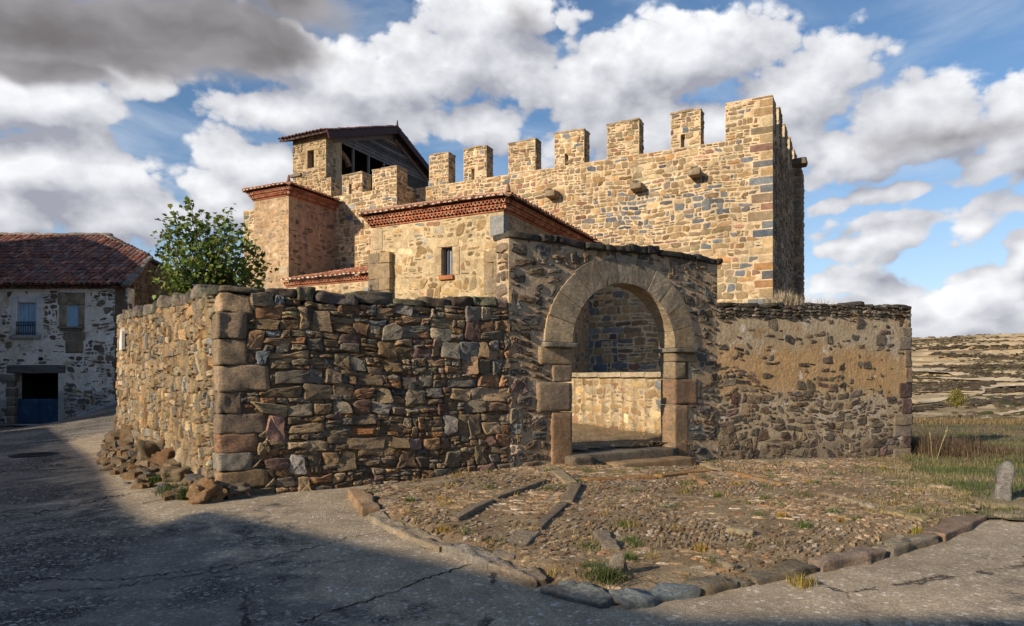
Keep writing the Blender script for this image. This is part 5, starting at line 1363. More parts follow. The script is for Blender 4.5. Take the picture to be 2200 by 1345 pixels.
# ------------------------------------------------------------------ tree behind the wall
def leaf_shape():
    a = [(0, 0), (.28, .10), (.52, .02), (.42, .32), (.62, .52), (.34, .58), (.22, .72), (0, 1.0), (-.22, .72), (-.34, .58), (-.62, .52), (-.42, .32), (-.52, .02), (-.28, .10)]
    return np.array([(x, y, .10 * abs(x) - .12 * y * y) for x, y in a])
LEAF = leaf_shape()
def tree():
    base = np.array(((432 - CX) / FPX * 18.5, 18.5, .7)); t = thing('young_tree', base, 'young leafy green tree with upright shoots behind the lane wall', 'tree')
    r_ = rngs(707); mb = MB(); lf = MB()
    tips = []
    W = lambda px, py, dy=0: np.array(((px - CX) / FPX * (18.5 + dy), 18.5 + dy, zat(py, 18.5 + dy)))
    shoots = [(345, 500), (352, 470), (372, 452), (388, 480), (405, 428), (412, 470), (425, 500), (440, 490), (465, 462), (470, 520), (495, 448), (500, 480), (520, 485), (528, 505), (548, 530), (565, 545), (575, 570), (338, 540), (350, 580), (450, 540), (480, 560), (420, 550), (385, 530), (510, 560), (540, 590), (400, 590), (560, 600), (365, 555), (435, 470), (455, 510), (535, 560), (490, 530), (380, 600), (340, 600), (470, 600), (520, 610)]
    stems = [base + np.array((.0, 0, 0)), base + (.25, .3, 0), base + (-.2, .1, 0)]
    fork = [W(446, 622, 0), W(470, 610, .4), W(430, 615, -.2)]
    for b, f in zip(stems, fork): tube(mb, [b, (b * .4 + f * .6) + r_.normal(size=3) * .05, f], [.085, .07, .055], 7, (.5, .5, .5))
    for i, (px, py) in enumerate(shoots):
        dy = r_.uniform(-1.3, 1.3); tip = W(px, py, dy); f = fork[min(range(3), key=lambda k: abs(fork[k][0] - tip[0]) + r_.uniform(0, .4))]
        mid = f * .5 + tip * .5 + np.array((r_.normal() * .12, r_.normal() * .2, -.15)); P = [f, f * .6 + mid * .4 , mid, mid * .45 + tip * .55, tip]
        tube(mb, P, [.035, .028, .02, .013, .006], 5)
        n = int(np.linalg.norm(tip - f) * 46)
        for k in range(n):
            s = r_.uniform(.10, 1.0) ** .85 * 4; q = int(min(3, s)); p = P[q] + (P[q + 1] - P[q]) * (s - q)
            spread = .30 * (1.12 - s / 4) + .05
            p = p + r_.normal(size=3) * spread * (1, 1, .8)
            sz = r_.uniform(.08, .165)
            yaw, pit, rol = r_.uniform(0, 6.28), r_.normal() * .6 - .5, r_.normal() * .5
            cy, sy, cp, sp_, cr, sr = math.cos(yaw), math.sin(yaw), math.cos(pit), math.sin(pit), math.cos(rol), math.sin(rol)
            Rm = np.array(((cy, -sy, 0), (sy, cy, 0), (0, 0, 1))) @ np.array(((1, 0, 0), (0, cp, -sp_), (0, sp_, cp))) @ np.array(((cr, 0, sr), (0, 1, 0), (-sr, 0, cr)))
            c = np.array((.11, .165, .035)) * r_.uniform(.5, 1.5)
            if r_.random() < .2: c = np.array((.19, .20, .035)) * r_.uniform(.7, 1.3)
            v = p + (LEAF * sz * (r_.uniform(.8, 1.1), 1, 1)) @ Rm.T
            lf.faces(v, [(0, 1, 2, 3), (0, 3, 4, 5), (0, 5, 6, 7), (0, 7, 8, 9), (0, 9, 10, 11), (0, 11, 12, 13)], c)
    mb.build('trunk', M['bark'], t, True); lf.build('crown', M['leaf'], t)
tree()

# ------------------------------------------------------------------ grass, weeds and straw
def blades(mb, P, H, Wd, lean, col, r_, curl=.5):
    n = len(P); a = r_.uniform(0, 2 * math.pi, n); d = np.stack([np.cos(a), np.sin(a), np.zeros(n)], 1); sd = np.stack([-np.sin(a), np.cos(a), np.zeros(n)], 1)
    L = lean[:, None] * d; H = H[:, None]; Wd = Wd[:, None]; up = np.array((0, 0, 1.))
    m = P + up * H * .55 + L * H * .35; tp = P + up * H * (1 - .3 * lean[:, None] * curl) + L * H
    V = np.stack([P - sd * Wd, P + sd * Wd, m + sd * Wd * .7, m - sd * Wd * .7, tp], 1).reshape(-1, 3)
    base = np.arange(n)[:, None] * 5
    Lp = np.concatenate([base + np.array((0, 1, 2, 3)), base + np.array((3, 2, 4))], 1).ravel(); S = np.tile((4, 3), n)
    mb.add(V, Lp, S, np.repeat(col, 5, 0))
def scatter(n, x0, x1, y0, y1, poly, h, r_, dens=None):
    x = r_.uniform(x0, x1, n); y = r_.uniform(y0, y1, n); k = inpoly(x, y, poly)
    if dens is not None: k &= r_.random(n) < dens(x, y)
    x, y = x[k], y[k]
    return np.stack([x, y, h(x, y)], 1)
def mixcol(n, a, b, r_, f=None):
    f = r_.random(n) if f is None else np.clip(f + r_.normal(size=n) * .18, 0, 1)
    return (np.array(a) * (1 - f[:, None]) + np.array(b) * f[:, None]) * r_.uniform(.7, 1.3, n)[:, None]
r_ = rngs(808); mb = MB()
P = scatter(120000, 4, 19, 7, 22, LAWN, lz, r_, lambda x, y: np.clip(1.25 - np.hypot(x, y) / 26, .1, 1) * np.clip((x - 5.3 - (y - 8.6) * .25) / .9, 0, 1))
dry = fbm(P[:, 0], P[:, 1], 51, 4, .9) * .55 + .18
blades(mb, P, r_.uniform(.03, .10, len(P)), np.full(len(P), .005), np.abs(r_.normal(size=len(P)) * .5), mixcol(len(P), (.085, .12, .028), (.33, .26, .13), r_, dry), r_)
P = scatter(34000, 7, 26, 14, 37, LAWN, lz, r_)
blades(mb, P, r_.uniform(.04, .11, len(P)), np.full(len(P), .009), np.abs(r_.normal(size=len(P)) * .9), mixcol(len(P), (.055, .085, .022), (.22, .16, .085), r_, fbm(P[:, 0], P[:, 1], 52, 3, .5) * .6 + .55), r_)
ea, eb = KERB[-1], FR.xy(LR)
P = scatter(60000, 4, 11, 7.5, 18, FORE, fz, r_, lambda x, y: np.clip(1 - np.abs((x - ea[0]) * (eb[1] - ea[1]) - (y - ea[1]) * (eb[0] - ea[0])) / np.hypot(*(eb - ea)) / (1.1 + .8 * fbm(x, y, 58, 3, 1.2)), 0, 1))
blades(mb, P, r_.uniform(.02, .08, len(P)), np.full(len(P), .004), np.abs(r_.normal(size=len(P)) * .7), mixcol(len(P), (.08, .11, .028), (.36, .28, .15), r_, fbm(P[:, 0], P[:, 1], 57, 3, 1.1) * .4 + .5), r_)
prop(mb.build('grass', M['blade']), 'short green and straw coloured grass growing on the verge at the right', 'grass', kind='stuff')
# rough dry growth at the foot of the right wall's end and beyond
mb = MB(); P = []
for k in range(8000):
    c = np.array(FR.xy(LR + r_.uniform(.05, 3.4), r_.normal() * .7 - .35)); P.append((c[0], c[1], float(lz(c[0], c[1]))))
P = np.array(P); dd = np.hypot(P[:, 0] - P2[0], P[:, 1] - P2[1])
blades(mb, P, r_.uniform(.10, .8, len(P)) * np.clip(1.25 - dd / 3.2, .25, 1) * np.clip(.7 + .6 * fbm(P[:, 0], P[:, 1], 55, 3, 2.2), .25, 1.3), np.full(len(P), .006), np.abs(r_.normal(size=len(P)) * .7), mixcol(len(P), (.085, .06, .035), (.20, .14, .08), r_), r_)
prop(mb.build('dry_weeds', M['blade']), 'tall brown dead weeds at the end of the rendered wall', 'weeds', kind='stuff')
mb = MB(); x = r_.uniform(17, 29, 7000); y = r_.uniform(30.5, 36, 7000); P = np.stack([x, y, lz(x, y)], 1)
blades(mb, P, r_.uniform(.10, .32, len(P)), np.full(len(P), .010), np.abs(r_.normal(size=len(P)) * .8), mixcol(len(P), (.16, .115, .05), (.34, .25, .12), r_), r_)
prop(mb.build('meadow_growth', M['blade']), 'brown dry meadow growth along the edge where the ground drops away', 'dry growth', kind='stuff')
# two pale seed-headed stalks by the wall end
for (px, py, h, ln, lab) in ((2003, 985, .55, -.1, 'short pale dry grass stalk at the right end of the rendered wall'), (2012, 990, .75, .35, 'tall leaning pale grass stalk with a feathery seed head')):
    g = gz(px, py, lz); mb = MB(); tip = g + np.array((ln * h, 0, h)); tube(mb, [g, g * .5 + tip * .5 + (0, 0, .05), tip], [.006, .005, .003], 4, (.45, .38, .20))
    Pp = np.array([g + (tip - g) * s for s in r_.uniform(.6, 1., 40)]); blades(mb, Pp, r_.uniform(.05, .10, 40), np.full(40, .004), np.abs(r_.normal(size=40)), mixcol(40, (.46, .40, .22), (.55, .46, .27), r_), r_)
    prop(mb.build('grass_stalk', M['blade']), lab, 'grass stalk', 'dry stalks by the wall end')
# dry grass on top of the walls
def wall_top_grass(F, u0, u1, z, n, h, w, label, name='dry_grass_tuft', curl=1.6):
    mb = MB(); u = r_.uniform(u0, u1, n); P = F.P(u, np.full(n, z), r_.uniform(-.45, .0, n)); c = (u0 + u1) / 2
    k = np.clip(1.2 - np.abs(u - c) / (u1 - u0) * 1.3, .25, 1)
    blades(mb, P, r_.uniform(.5, 1., n) * h * k, np.full(n, w), np.abs(r_.normal(size=n) * .45) + .2, mixcol(n, (.36, .29, .19), (.56, .47, .33), r_), r_, curl)
    prop(mb.build(name, M['blade']), label, 'dry grass')
ua, ub = hit(1668, FR.O[:2], FR.U[:2]), hit(1732, FR.O[:2], FR.U[:2])
wall_top_grass(FR, ua, ub, 3.45, 520, .52, .006, 'bushy tuft of pale dry grass on top of the rendered wall')
ua, ub = hit(1735, FR.O[:2], FR.U[:2]), hit(1800, FR.O[:2], FR.U[:2])
wall_top_grass(FR, ua, ub, 3.5, 120, .28, .003, 'thin wispy dry grass on the rendered wall, right of the bushy tuft')
ua, ub = hit(1598, FR.O[:2], FR.U[:2]), hit(1625, FR.O[:2], FR.U[:2])
wall_top_grass(FR, ua, ub, 3.42, 40, .25, .004, 'few dry stems hanging from the rendered wall top near the gate')
# straw and small dry plants over the forecourt
mb = MB(); P = scatter(30000, -3, 12, 5, 18, FORE, lambda x, y: fz(x, y) + .012, r_, lambda x, y: np.clip(.45 + .6 * fbm(x, y, 61, 4, 1.1), .05, 1))
n = len(P); a = r_.uniform(0, 6.28, n); L = r_.uniform(.03, .11, n); d = np.stack([np.cos(a), np.sin(a), r_.normal(size=n) * .25], 1); sd = np.stack([-np.sin(a), np.cos(a), np.zeros(n)], 1) * .0022
V = np.stack([P - d * L[:, None] / 2 - sd, P - d * L[:, None] / 2 + sd, P + d * L[:, None] / 2 + (0, 0, .01)], 1).reshape(-1, 3)
mb.add(V, np.arange(3 * n), np.full(n, 3), np.repeat(mixcol(n, (.18, .125, .07), (.42, .32, .19), r_), 3, 0))
x = r_.uniform(1.0, 4.6, 5000); y = r_.uniform(13., 21.5, 5000); P = np.stack([x, y, .53 + np.clip(y - 14, 0, 9) * .018 + r_.uniform(0, .03, 5000)], 1); n = 5000
a = r_.uniform(0, 6.28, n); L = r_.uniform(.06, .2, n); d = np.stack([np.cos(a), np.sin(a), r_.normal(size=n) * .25], 1); sd = np.stack([-np.sin(a), np.cos(a), np.zeros(n)], 1) * .006
V = np.stack([P - d * L[:, None] / 2 - sd, P - d * L[:, None] / 2 + sd, P + d * L[:, None] / 2 + (0, 0, .02)], 1).reshape(-1, 3)
mb.add(V, np.arange(3 * n), np.full(n, 3), np.repeat(mixcol(n, (.22, .15, .08), (.50, .38, .22), r_), 3, 0))
prop(mb.build('straw', M['blade']), 'dry straw and dead stems lying over the cobbled forecourt and the courtyard', 'straw', kind='stuff')
mb = MB()                                                       # small green and yellow plants rooted between the stones
for k in range(150):
    while True:
        x, y = r_.uniform(-2, 9), r_.uniform(5.4, 15)
        if inpoly(np.array([x]), np.array([y]), FORE)[0]: break
    q = r_.integers(14, 50); s = r_.uniform(.03, .10); P = np.stack([x + r_.normal(size=q) * s, y + r_.normal(size=q) * s, np.full(q, float(fz(x, y)))], 1)
    ty = r_.random(); ca, cb = ((.07, .12, .02), (.13, .17, .04)) if ty < .5 else ((.30, .20, .045), (.40, .29, .08)) if ty < .72 else ((.20, .14, .07), (.34, .25, .13))
    blades(mb, P, r_.uniform(.03, .10, q), np.full(q, .004), np.abs(r_.normal(size=q)) + .2, mixcol(q, ca, cb, r_), r_)
prop(mb.build('forecourt_weeds', M['blade']), 'tiny green and yellow weeds between the cobbles of the forecourt', 'weeds', kind='stuff')
# named tufts
def tuft(px, py, h, n, H, s, ca, cb, label, name='weed_tuft', grp='weed tufts on the forecourt', w=.0035):
    g = gz(px, py, h); mb = MB(); P = np.stack([g[0] + r_.normal(size=n) * s * .6, g[1] + r_.normal(size=n) * s * .6, np.full(n, g[2])], 1)
    blades(mb, P, r_.uniform(.4, 1., n) * H, np.full(n, w), np.abs(r_.normal(size=n) * .9) + .3, mixcol(n, ca, cb, r_), r_)
    prop(mb.build(name, M['blade']), label, 'weed', grp)
GR, YE = ((.06, .11, .02), (.12, .17, .04)), ((.34, .21, .03), (.46, .32, .07))
for a in ((1300, 1245, fz, 260, .16, .14, (.045, .075, .02), (.10, .12, .03), 'largest dark green tuft inside the front tip of the kerb'), (1352, 1204, fz, 90, .11, .05, *GR, 'bright green little plant near the front tip of the forecourt'),
          (880, 1078, fz, 70, .10, .06, *GR, 'green plant among the cobbles beside the left kerb'), (955, 1135, fz, 60, .09, .06, *YE, 'yellow tuft by the left kerb stones'), (1722, 1258, road_z, 120, .13, .09, (.25, .19, .04), (.38, .29, .08), 'yellow tuft growing out of the right kerb onto the road'),
          (1505, 1182, fz, 80, .09, .08, *YE, 'wide yellow tuft in the middle of the cobbles'), (1725, 1132, fz, 80, .08, .10, *GR, 'flat green tuft in the right half of the cobbles'), (1678, 1112, fz, 50, .10, .04, *YE, 'orange tuft beside a white pebble in the cobbles'), (1806, 1122, fz, 50, .10, .04, *YE, 'orange tuft left of the pale dividing slabs'),
          (1970, 1150, fz, 90, .13, .06, (.26, .24, .04), (.42, .34, .06), 'yellow plant at the red kerb stone on the right'), (1755, 1040, fz, 50, .10, .05, *GR, 'green tuft below the rendered wall'), (1897, 1010, fz, 70, .16, .05, (.30, .28, .06), (.42, .36, .10), 'tall yellow green plant near the right end of the rendered wall'), (1580, 1042, fz, 40, .07, .05, *YE, 'small orange tuft beside the orange slabs')): tuft(*a)
for i, (px, py, s) in enumerate(((345, 1040, .16), (378, 1062, .16), (300, 990, .10), (270, 965, .08), (400, 1072, .08))):
    tuft(px, py, road_z, 260, .2, s, (.04, .075, .018), (.085, .12, .03), ['lush green weeds under the orange boulder at the lane wall', 'green weeds at the road edge below the rusty boulder', 'dark low weeds beside the second boulder of the lane', 'small weeds at the far end of the boulders', 'few green blades where the boulders end near the corner'][i], 'green_weeds', 'weeds at the foot of the lane wall', .007)

# ------------------------------------------------------------------ forecourt cobbles, dividing slabs, kerb stones
def cobbles():
    r_ = rngs(909); mb = MB(); n = 0
    cand = []
    for gx in range(-2, 8):                              # panels, each with its own bedding direction
        for gy in range(3, 13):
            a = ((.30, 1.15, -.25, .75)[(gx * 2 + gy * 3) % 4]) + r_.normal() * .12; c0 = np.array((gx * 1.45, gy * 1.45)); ca, sa = math.cos(a), math.sin(a); v = -1.1
            while v < 1.1:
                u = -1.1 + r_.uniform(0, .1); wv = r_.uniform(.028, .062)
                while u < 1.1:
                    L = r_.uniform(.05, .17)
                    p = c0 + (u * ca - v * sa, u * sa + v * ca)
                    if abs(p[0] - c0[0]) < .74 and abs(p[1] - c0[1]) < .74: cand.append((p[0], p[1], L, wv * r_.uniform(.7, 1.1), a + r_.normal() * .13))
                    u += L * 1.06
                v += wv * 1.08
    C_ = np.array(cand); C_ = C_[inpoly(C_[:, 0], C_[:, 1], FORE)]; C_ = C_[edge_dist(C_[:, 0], C_[:, 1]) > .15]
    mask = fbm(C_[:, 0], C_[:, 1], 66, 4, .9) + r_.normal(size=len(C_)) * .55 > -.30
    C_ = C_[mask]; Zc = fz(C_[:, 0], C_[:, 1])
    for (x, y, L, W_, a), z in zip(C_, Zc):
        ca, sa = math.cos(a), math.sin(a); m_ = 6; th = (np.arange(m_) + r_.uniform(-.3, .3, m_)) * 2 * math.pi / m_
        px = np.cos(th) * L / 2 * r_.uniform(.85, 1.15, m_); py = np.sin(th) * W_ * .56 * r_.uniform(.8, 1.2, m_)
        X = x + px * ca - py * sa; Y = y + px * sa + py * ca; h = r_.uniform(.0, .018)
        V = np.concatenate([np.stack([X, Y, np.full(m_, z - .03)], 1), np.stack([x + (X - x) * .95, y + (Y - y) * .95, z + h * .6 + r_.normal(size=m_) * .004], 1), np.stack([x + (X - x) * .7, y + (Y - y) * .7, z + h + r_.normal(size=m_) * .004], 1), [(x, y, z + h)]])
        Lp, S = _faces(m_, 3)
        c = np.array([(.36, .255, .155), (.29, .205, .125), (.42, .315, .205), (.32, .255, .185), (.50, .44, .36), (.36, .205, .115)][r_.choice(6, p=[.3, .26, .2, .12, .05, .07])]) * r_.uniform(.6, 1.3)
        mb.add(V, Lp, S, c); n += 1
    print('cobbles', n)
    prop(mb.build('cobbles', M['cobble'], None, False), 'small brown cobbles and slate chips set in the earth of the forecourt', 'cobbles', kind='stuff')
cobbles()
def slab_between(p, q, w, h, col, r_, name, label, cat, grp, up=.03, bumpy=.012, rr=.03, skew=0):
    p, q = np.array(p), np.array(q); d = q - p; L = np.linalg.norm(d); d /= L; sd = np.cross(Z, d); sd /= np.linalg.norm(sd); nn = np.cross(d, sd)
    mb = MB(); rbox(mb, (p + q) / 2 + Z * (up - h / 2), (d, sd, nn), (L / 2 - .006, w / 2, h / 2), rr, bumpy, np.array(col), r_, 12, 2.2)
    prop(mb.build(name, M['slab'], None, 'angle'), label, cat, grp)
r_ = rngs(1001)
GK = 'kerb stones edging the forecourt'
kl = [('rough orange brown kerb stone at the left end of the row', (.33, .22, .13), .24), ('pale rounded kerb stone next to the orange end stone', (.34, .28, .20), .22), ('flat buff kerb stone where the shade meets the left kerb', (.33, .27, .19), .22), ('short grey buff kerb stone with white patches in the left row', (.28, .25, .21), .2),
      ('long thin brown kerb stone left of the blue grey ones', (.25, .20, .15), .18), ('rounded blue grey kerb stone on the left of the front tip', (.18, .20, .20), .26), ('large blue grey kerb stone at the front tip of the forecourt', (.17, .20, .215), .26), ('long dark mossy kerb stone right of the front tip', (.19, .165, .12), .2),
      ('long brown kerb stone in shade, second right of the tip', (.22, .18, .125), .18), ('jagged pinkish brown kerb stone in the right row', (.28, .21, .16), .2), ('chunky buff kerb stone standing clear of the road', (.27, .23, .165), .18), ('flat reddish brown kerb stone near the right end', (.29, .20, .14), .24)]
for i, (lab, col, w) in enumerate(kl):
    a, b = KERB[i], KERB[i + 1]
    pz = lambda q: np.array((q[0], q[1], float(road_h(q[0], q[1]))))
    f0, f1 = r_.uniform(.0, .05), r_.uniform(.95, 1.)
    pa, pb = pz(a + (b - a) * f0), pz(a + (b - a) * f1)
    slab_between(pa, pb, w * r_.uniform(.9, 1.1), .24, np.array(col), r_, 'kerb_stone', lab, 'kerb stone', GK, .07 + r_.uniform(-.015, .03), .028, .02)
GS = 'long dividing slabs set in the cobbles'
O_, Bf, Br = (.40, .21, .08), (.36, .28, .18), (.27, .21, .14)
sl = [((1184, 1005), (1226, 1040), .20, Bf, 'ochre block at the left foot of the gate steps'), ((1255, 1034), (1405, 1028), .16, O_, 'long orange slab crossing in front of the gate, left piece'), ((1412, 1025), (1535, 1013), .16, O_, 'long orange slab crossing in front of the gate, right piece'),
      ((1482, 990), (1545, 1012), .14, Bf, 'pale slanting slab at the right foot of the gate steps'), ((1485, 1021), (1514, 1041), .12, (.36, .22, .11), 'short brown slab just below the right orange slab'), ((1572, 1016), (1622, 1029), .14, O_, 'short orange slab right of the gate, nearer the wall'), ((1624, 1030), (1685, 1044), .14, (.34, .22, .11), 'orange brown slab right of the gate, farther from the wall'),
      ((1238, 1042), (1216, 1082), .18, Br, 'topmost slab of the line running down from the gate'), ((1212, 1085), (1152, 1140), .13, (.20, .155, .11), 'dark edge slab in the line running down from the gate'), ((1140, 1146), (1078, 1190), .24, (.26, .21, .15), 'broad brown slab at the lower end of the line from the gate'),
      ((1170, 1035), (1062, 1074), .11, Br, 'upper slab of the left dividing line'), ((1055, 1078), (975, 1120), .11, Br, 'lower slab of the left dividing line'), ((1772, 1062), (1850, 1083), .12, Bf, 'long pale slab in the right dividing line'), ((1853, 1086), (1884, 1095), .12, (.42, .35, .25), 'short pale slab ending the right dividing line'),
      ((1900, 1101), (1992, 1119), .22, (.36, .29, .15), 'ochre slab on the right of the cobbles'), ((1624, 992), (1762, 990), .28, (.33, .27, .19), 'flat pale slab along the foot of the rendered wall'), ((1994, 1070), (2050, 1090), .12, Bf, 'thin pale slab at the edge of the grass'), ((1998, 1046), (2046, 1052), .12, Bf, 'thin pale slab beside the grass, nearer the wall'),
      ((1288, 1146), (1318, 1186), .16, (.27, .22, .16), 'slanting buff slab in the middle of the cobbles'), ((1530, 1206), (1580, 1236), .10, (.28, .23, .16), 'narrow slab near the dark mossy kerb'), ((850, 1049), (985, 1035), .16, (.33, .26, .17), 'pale slab strip along the foot of the dry stone wall'), ((1570, 1140), (1612, 1152), .16, (.36, .29, .18), 'small buff slab lying in the centre right cobbles')]
for (a, b, w, col, lab) in sl:
    p, q = gz(*a, fz), gz(*b, fz)
    slab_between(p, q, w, .16, np.array(col) * r_.uniform(.9, 1.05), r_, 'paving_slab', lab, 'paving slab', GS, .045, .010, .02)
for (px, py, s, lab) in ((1330, 1236, .13, 'pointed upright stone near the dark green tuft'), (1360, 1000, .05, 'small white pebble in front of the gate')):
    g = gz(px, py, fz); mb = MB(); rbox(mb, g + Z * s * .45, ((1, 0, 0), (0, 1, 0), (0, 0, 1)), (s * .7, s * .45, s * .8), s * .4, s * .12, (.27, .23, .18), r_, 6, 1.5, lambda p, h: p * np.array((1, 1, 1)) * np.where(np.arange(3) < 2, 1 - .3 * (p[:, 2:3] / h[2] + 1), 1))
    prop(mb.build('loose_stone', M['slab'], None, True), lab, 'stone')
# steps of the gate
for (u0, u1, w0, w1, z0, z1, col, lab) in ((sg(1222), sg(1452), -.36, .10, .10, .44, (.17, .145, .11), 'thick dark threshold slab under the gate arch'), (sg(1240), sg(1438), -.95, -.37, .2, .50, (.17, .13, .10), 'worn inner step behind the gate threshold'), (sg(1288), sg(1452), .14, .52, .05, .285, (.33, .22, .115), 'long ochre step slab in front of the gate threshold')):
    mb = MB(); rbox(mb, FG.P((u0 + u1) / 2, (z0 + z1) / 2, (w0 + w1) / 2), (FG.U, FG.N, Z), ((u1 - u0) / 2, (w1 - w0) / 2, (z1 - z0) / 2), .035, .012, col, r_, 10, 2.)
    prop(mb.build('stone_step', M['slab'], None, True), lab, 'step', 'steps of the gate')
mb = MB(); rbox(mb, FG.P(sg(1232), .27, .13), (FG.U, FG.N, Z), (.24, .16, .16), .05, .015, (.22, .175, .125), r_, 6); prop(mb.build('footing_stone', M['dry'], None, True), 'rounded footing stone under the left jamb of the gate', 'stone')
# boulders under the lane wall
BO = [(259, 935, .42, .55, (.20, .15, .11), 'dark boulder at the far end of the lane wall foot'), (296, 962, .55, .5, (.30, .19, .10), 'large rusty boulder, second from the far end of the lane wall'), (325, 1008, .50, .50, (.25, .19, .12), 'big brown boulder with a crack under the lane wall'), (358, 1016, .42, .36, (.32, .18, .09), 'orange boulder above the green weeds'), (375, 985, .42, .30, (.34, .19, .09), 'orange brown boulder leaning on the lane wall'),
      (378, 1038, .34, .2, (.27, .22, .14), 'flat buff boulder between the weeds'), (421, 1028, .24, .21, (.36, .17, .09), 'small square red orange boulder'), (445, 1046, .24, .26, (.19, .20, .22), 'round blue grey boulder near the wall corner'), (417, 1056, .22, .17, (.27, .16, .09), 'small rusty boulder under the red orange one'), (438, 1076, .33, .22, (.34, .21, .11), 'wide rusty boulder nearest the road at the corner'),
      (344, 960, .34, .36, (.25, .20, .14), 'tall brown boulder set against the middle of the lane wall'), (408, 1010, .26, .16, (.22, .18, .13), 'small brown boulder behind the red orange one'), (458, 1060, .22, .22, (.25, .20, .145), 'grey brown boulder touching the wall corner'), (284, 985, .26, .25, (.22, .18, .13), 'low brown boulder at the lane edge'), (310, 935, .38, .34, (.24, .185, .13), 'brown boulder wedged high at the far lane wall'), (478, 1066, .25, .20, (.23, .19, .14), 'flat footing boulder right at the wall corner'), (505, 1068, .30, .16, (.20, .165, .125), 'low footing boulder in front of the wall just past the corner')]
for (px, py, w, h, col, lab) in BO:
    g = gz(px, py, road_z); mb = MB(); back = np.array((dG[0], dG[1], 0)) * w * .35
    a = r_.normal() * .35; ax = (np.array((FS.U[0] * math.cos(a) - FS.N[0] * math.sin(a), FS.U[1] * math.cos(a) - FS.N[1] * math.sin(a), r_.normal() * .15)), np.array((FS.N[0] * math.cos(a) + FS.U[0] * math.sin(a), FS.N[1] * math.cos(a) + FS.U[1] * math.sin(a), 0)), np.array((0, 0, 1.)))
    rbox(mb, g + back * .25 + Z * h * .40, ax, (w * .56, w * .50, h * .60), min(w, h) * .13, w * .10, np.array(col) * 1.05, r_, 16, 2.1)
    prop(mb.build('boulder', M['boulder'], None, 'angle'), lab, 'boulder', 'boulders at the foot of the lane wall')
mb = MB()                                                        # earth bank the boulders sit in
for k in range(36):
    f = k / 35; b = A0 + nB * LS * f - dG * (-.1); z = float(road_h(*b)); w = .12 + .55 * math.sin(math.pi * min(1, .15 + f * .85)) ; h = .03 + .20 * f
    pts = [(*(b + dG * .3), z + h), (*b, z + h * .95), (*(b - dG * w * .5), z + h * .55), (*(b - dG * w), z + .03), (*(b - dG * (w + .25)), z - .1)]
    if k == 0: V = []
    V += pts
mb.faces(np.array(V), [(k * 5 + j, k * 5 + j + 1, (k + 1) * 5 + j + 1, (k + 1) * 5 + j) for k in range(35) for j in range(4)])
prop(mb.build('earth_bank', M['earth'], None, True), kind='structure')

r_ = rngs(1212); mb = MB(); n = 0                          # small rubble fallen along the bank
while n < 170:
    f = r_.uniform(.02, 1); o = r_.uniform(.0, 1.); wd = .25 + .62 * math.sin(math.pi * min(1, .15 + f * .85)); b = A0 + nB * LS * f - dG * wd * o; z = float(road_h(*b)) + (1 - o) * (.06 + .24 * f)
    s_ = r_.uniform(.03, .10) * (1.3 - .5 * o); a = r_.uniform(0, 6.28); c = np.array([(.34, .25, .16), (.30, .19, .10), (.27, .225, .165), (.24, .24, .235)][r_.choice(4, p=[.45, .25, .22, .08])]) * r_.uniform(.7, 1.2)
    rbox(mb, (b[0], b[1], z + s_ * .2), ((math.cos(a), math.sin(a), r_.normal() * .2), (-math.sin(a), math.cos(a), r_.normal() * .2), (0, 0, 1)), (s_ * 1.3, s_, s_ * .8), s_ * .25, s_ * .12, c, r_, 4, 1.7); n += 1
prop(mb.build('bank_rubble', M['boulder'], None, 'angle'), 'small fallen stones along the foot of the lane wall', 'rubble', kind='stuff')
# standing stone, bush, manhole cover
g = gz(2153, 1078, lz); mb = MB(); hh = (1078 - 997) / FPX * g[1] + .04
def stump(p, h):
    z = (p[:, 2] / h[2] + 1) / 2
    k = np.where(z > .72, np.sqrt(np.maximum(0, 1 - ((z - .72) / .30) ** 2)), 1.)
    q = p.copy(); q[:, 0] = p[:, 0] * k * (1.05 - .1 * z) + z * .035; q[:, 1] = p[:, 1] * k
    return q
rbox(mb, g + Z * (hh / 2 - .04), ((.93, -.36, 0), (.36, .93, 0), (.07, 0, 1)), (.098, .10, hh / 2 + .04), .05, .009, (.26, .245, .225), r_, 16, 1.9, stump)
M['menhir'] = stone_mat('speckled_granite', .012, rust=(.30, .25, .18), rust_amt=.3, lichen=(.07, .068, .065), lich_amt=.6)
prop(mb.build('standing_stone', M['menhir'], None, True), 'small upright grey stone bollard at the grass edge', 'stone post')
mb = MB(); rbox(mb, g + np.array((.10, -.12, -.02)), ((1, 0, 0), (0, 1, 0), (0, 0, 1)), (.55, .35, .06), .05, .015, (.33, .26, .15), r_, 10, 1.5); prop(mb.build('flat_rock', M['slab'], None, True), 'flat sandy rock under the upright stone', 'rock')
g = gz(2180, 1112, road_z); mb = MB(); rbox(mb, g + Z * .0, ((1, .2, 0), (-.2, 1, 0), (0, 0, 1)), (.30, .16, .07), .06, .02, (.34, .28, .19), r_, 8, 1.5); prop(mb.build('flat_rock', M['slab'], None, True), 'flat pale rock at the right edge of the road', 'rock')
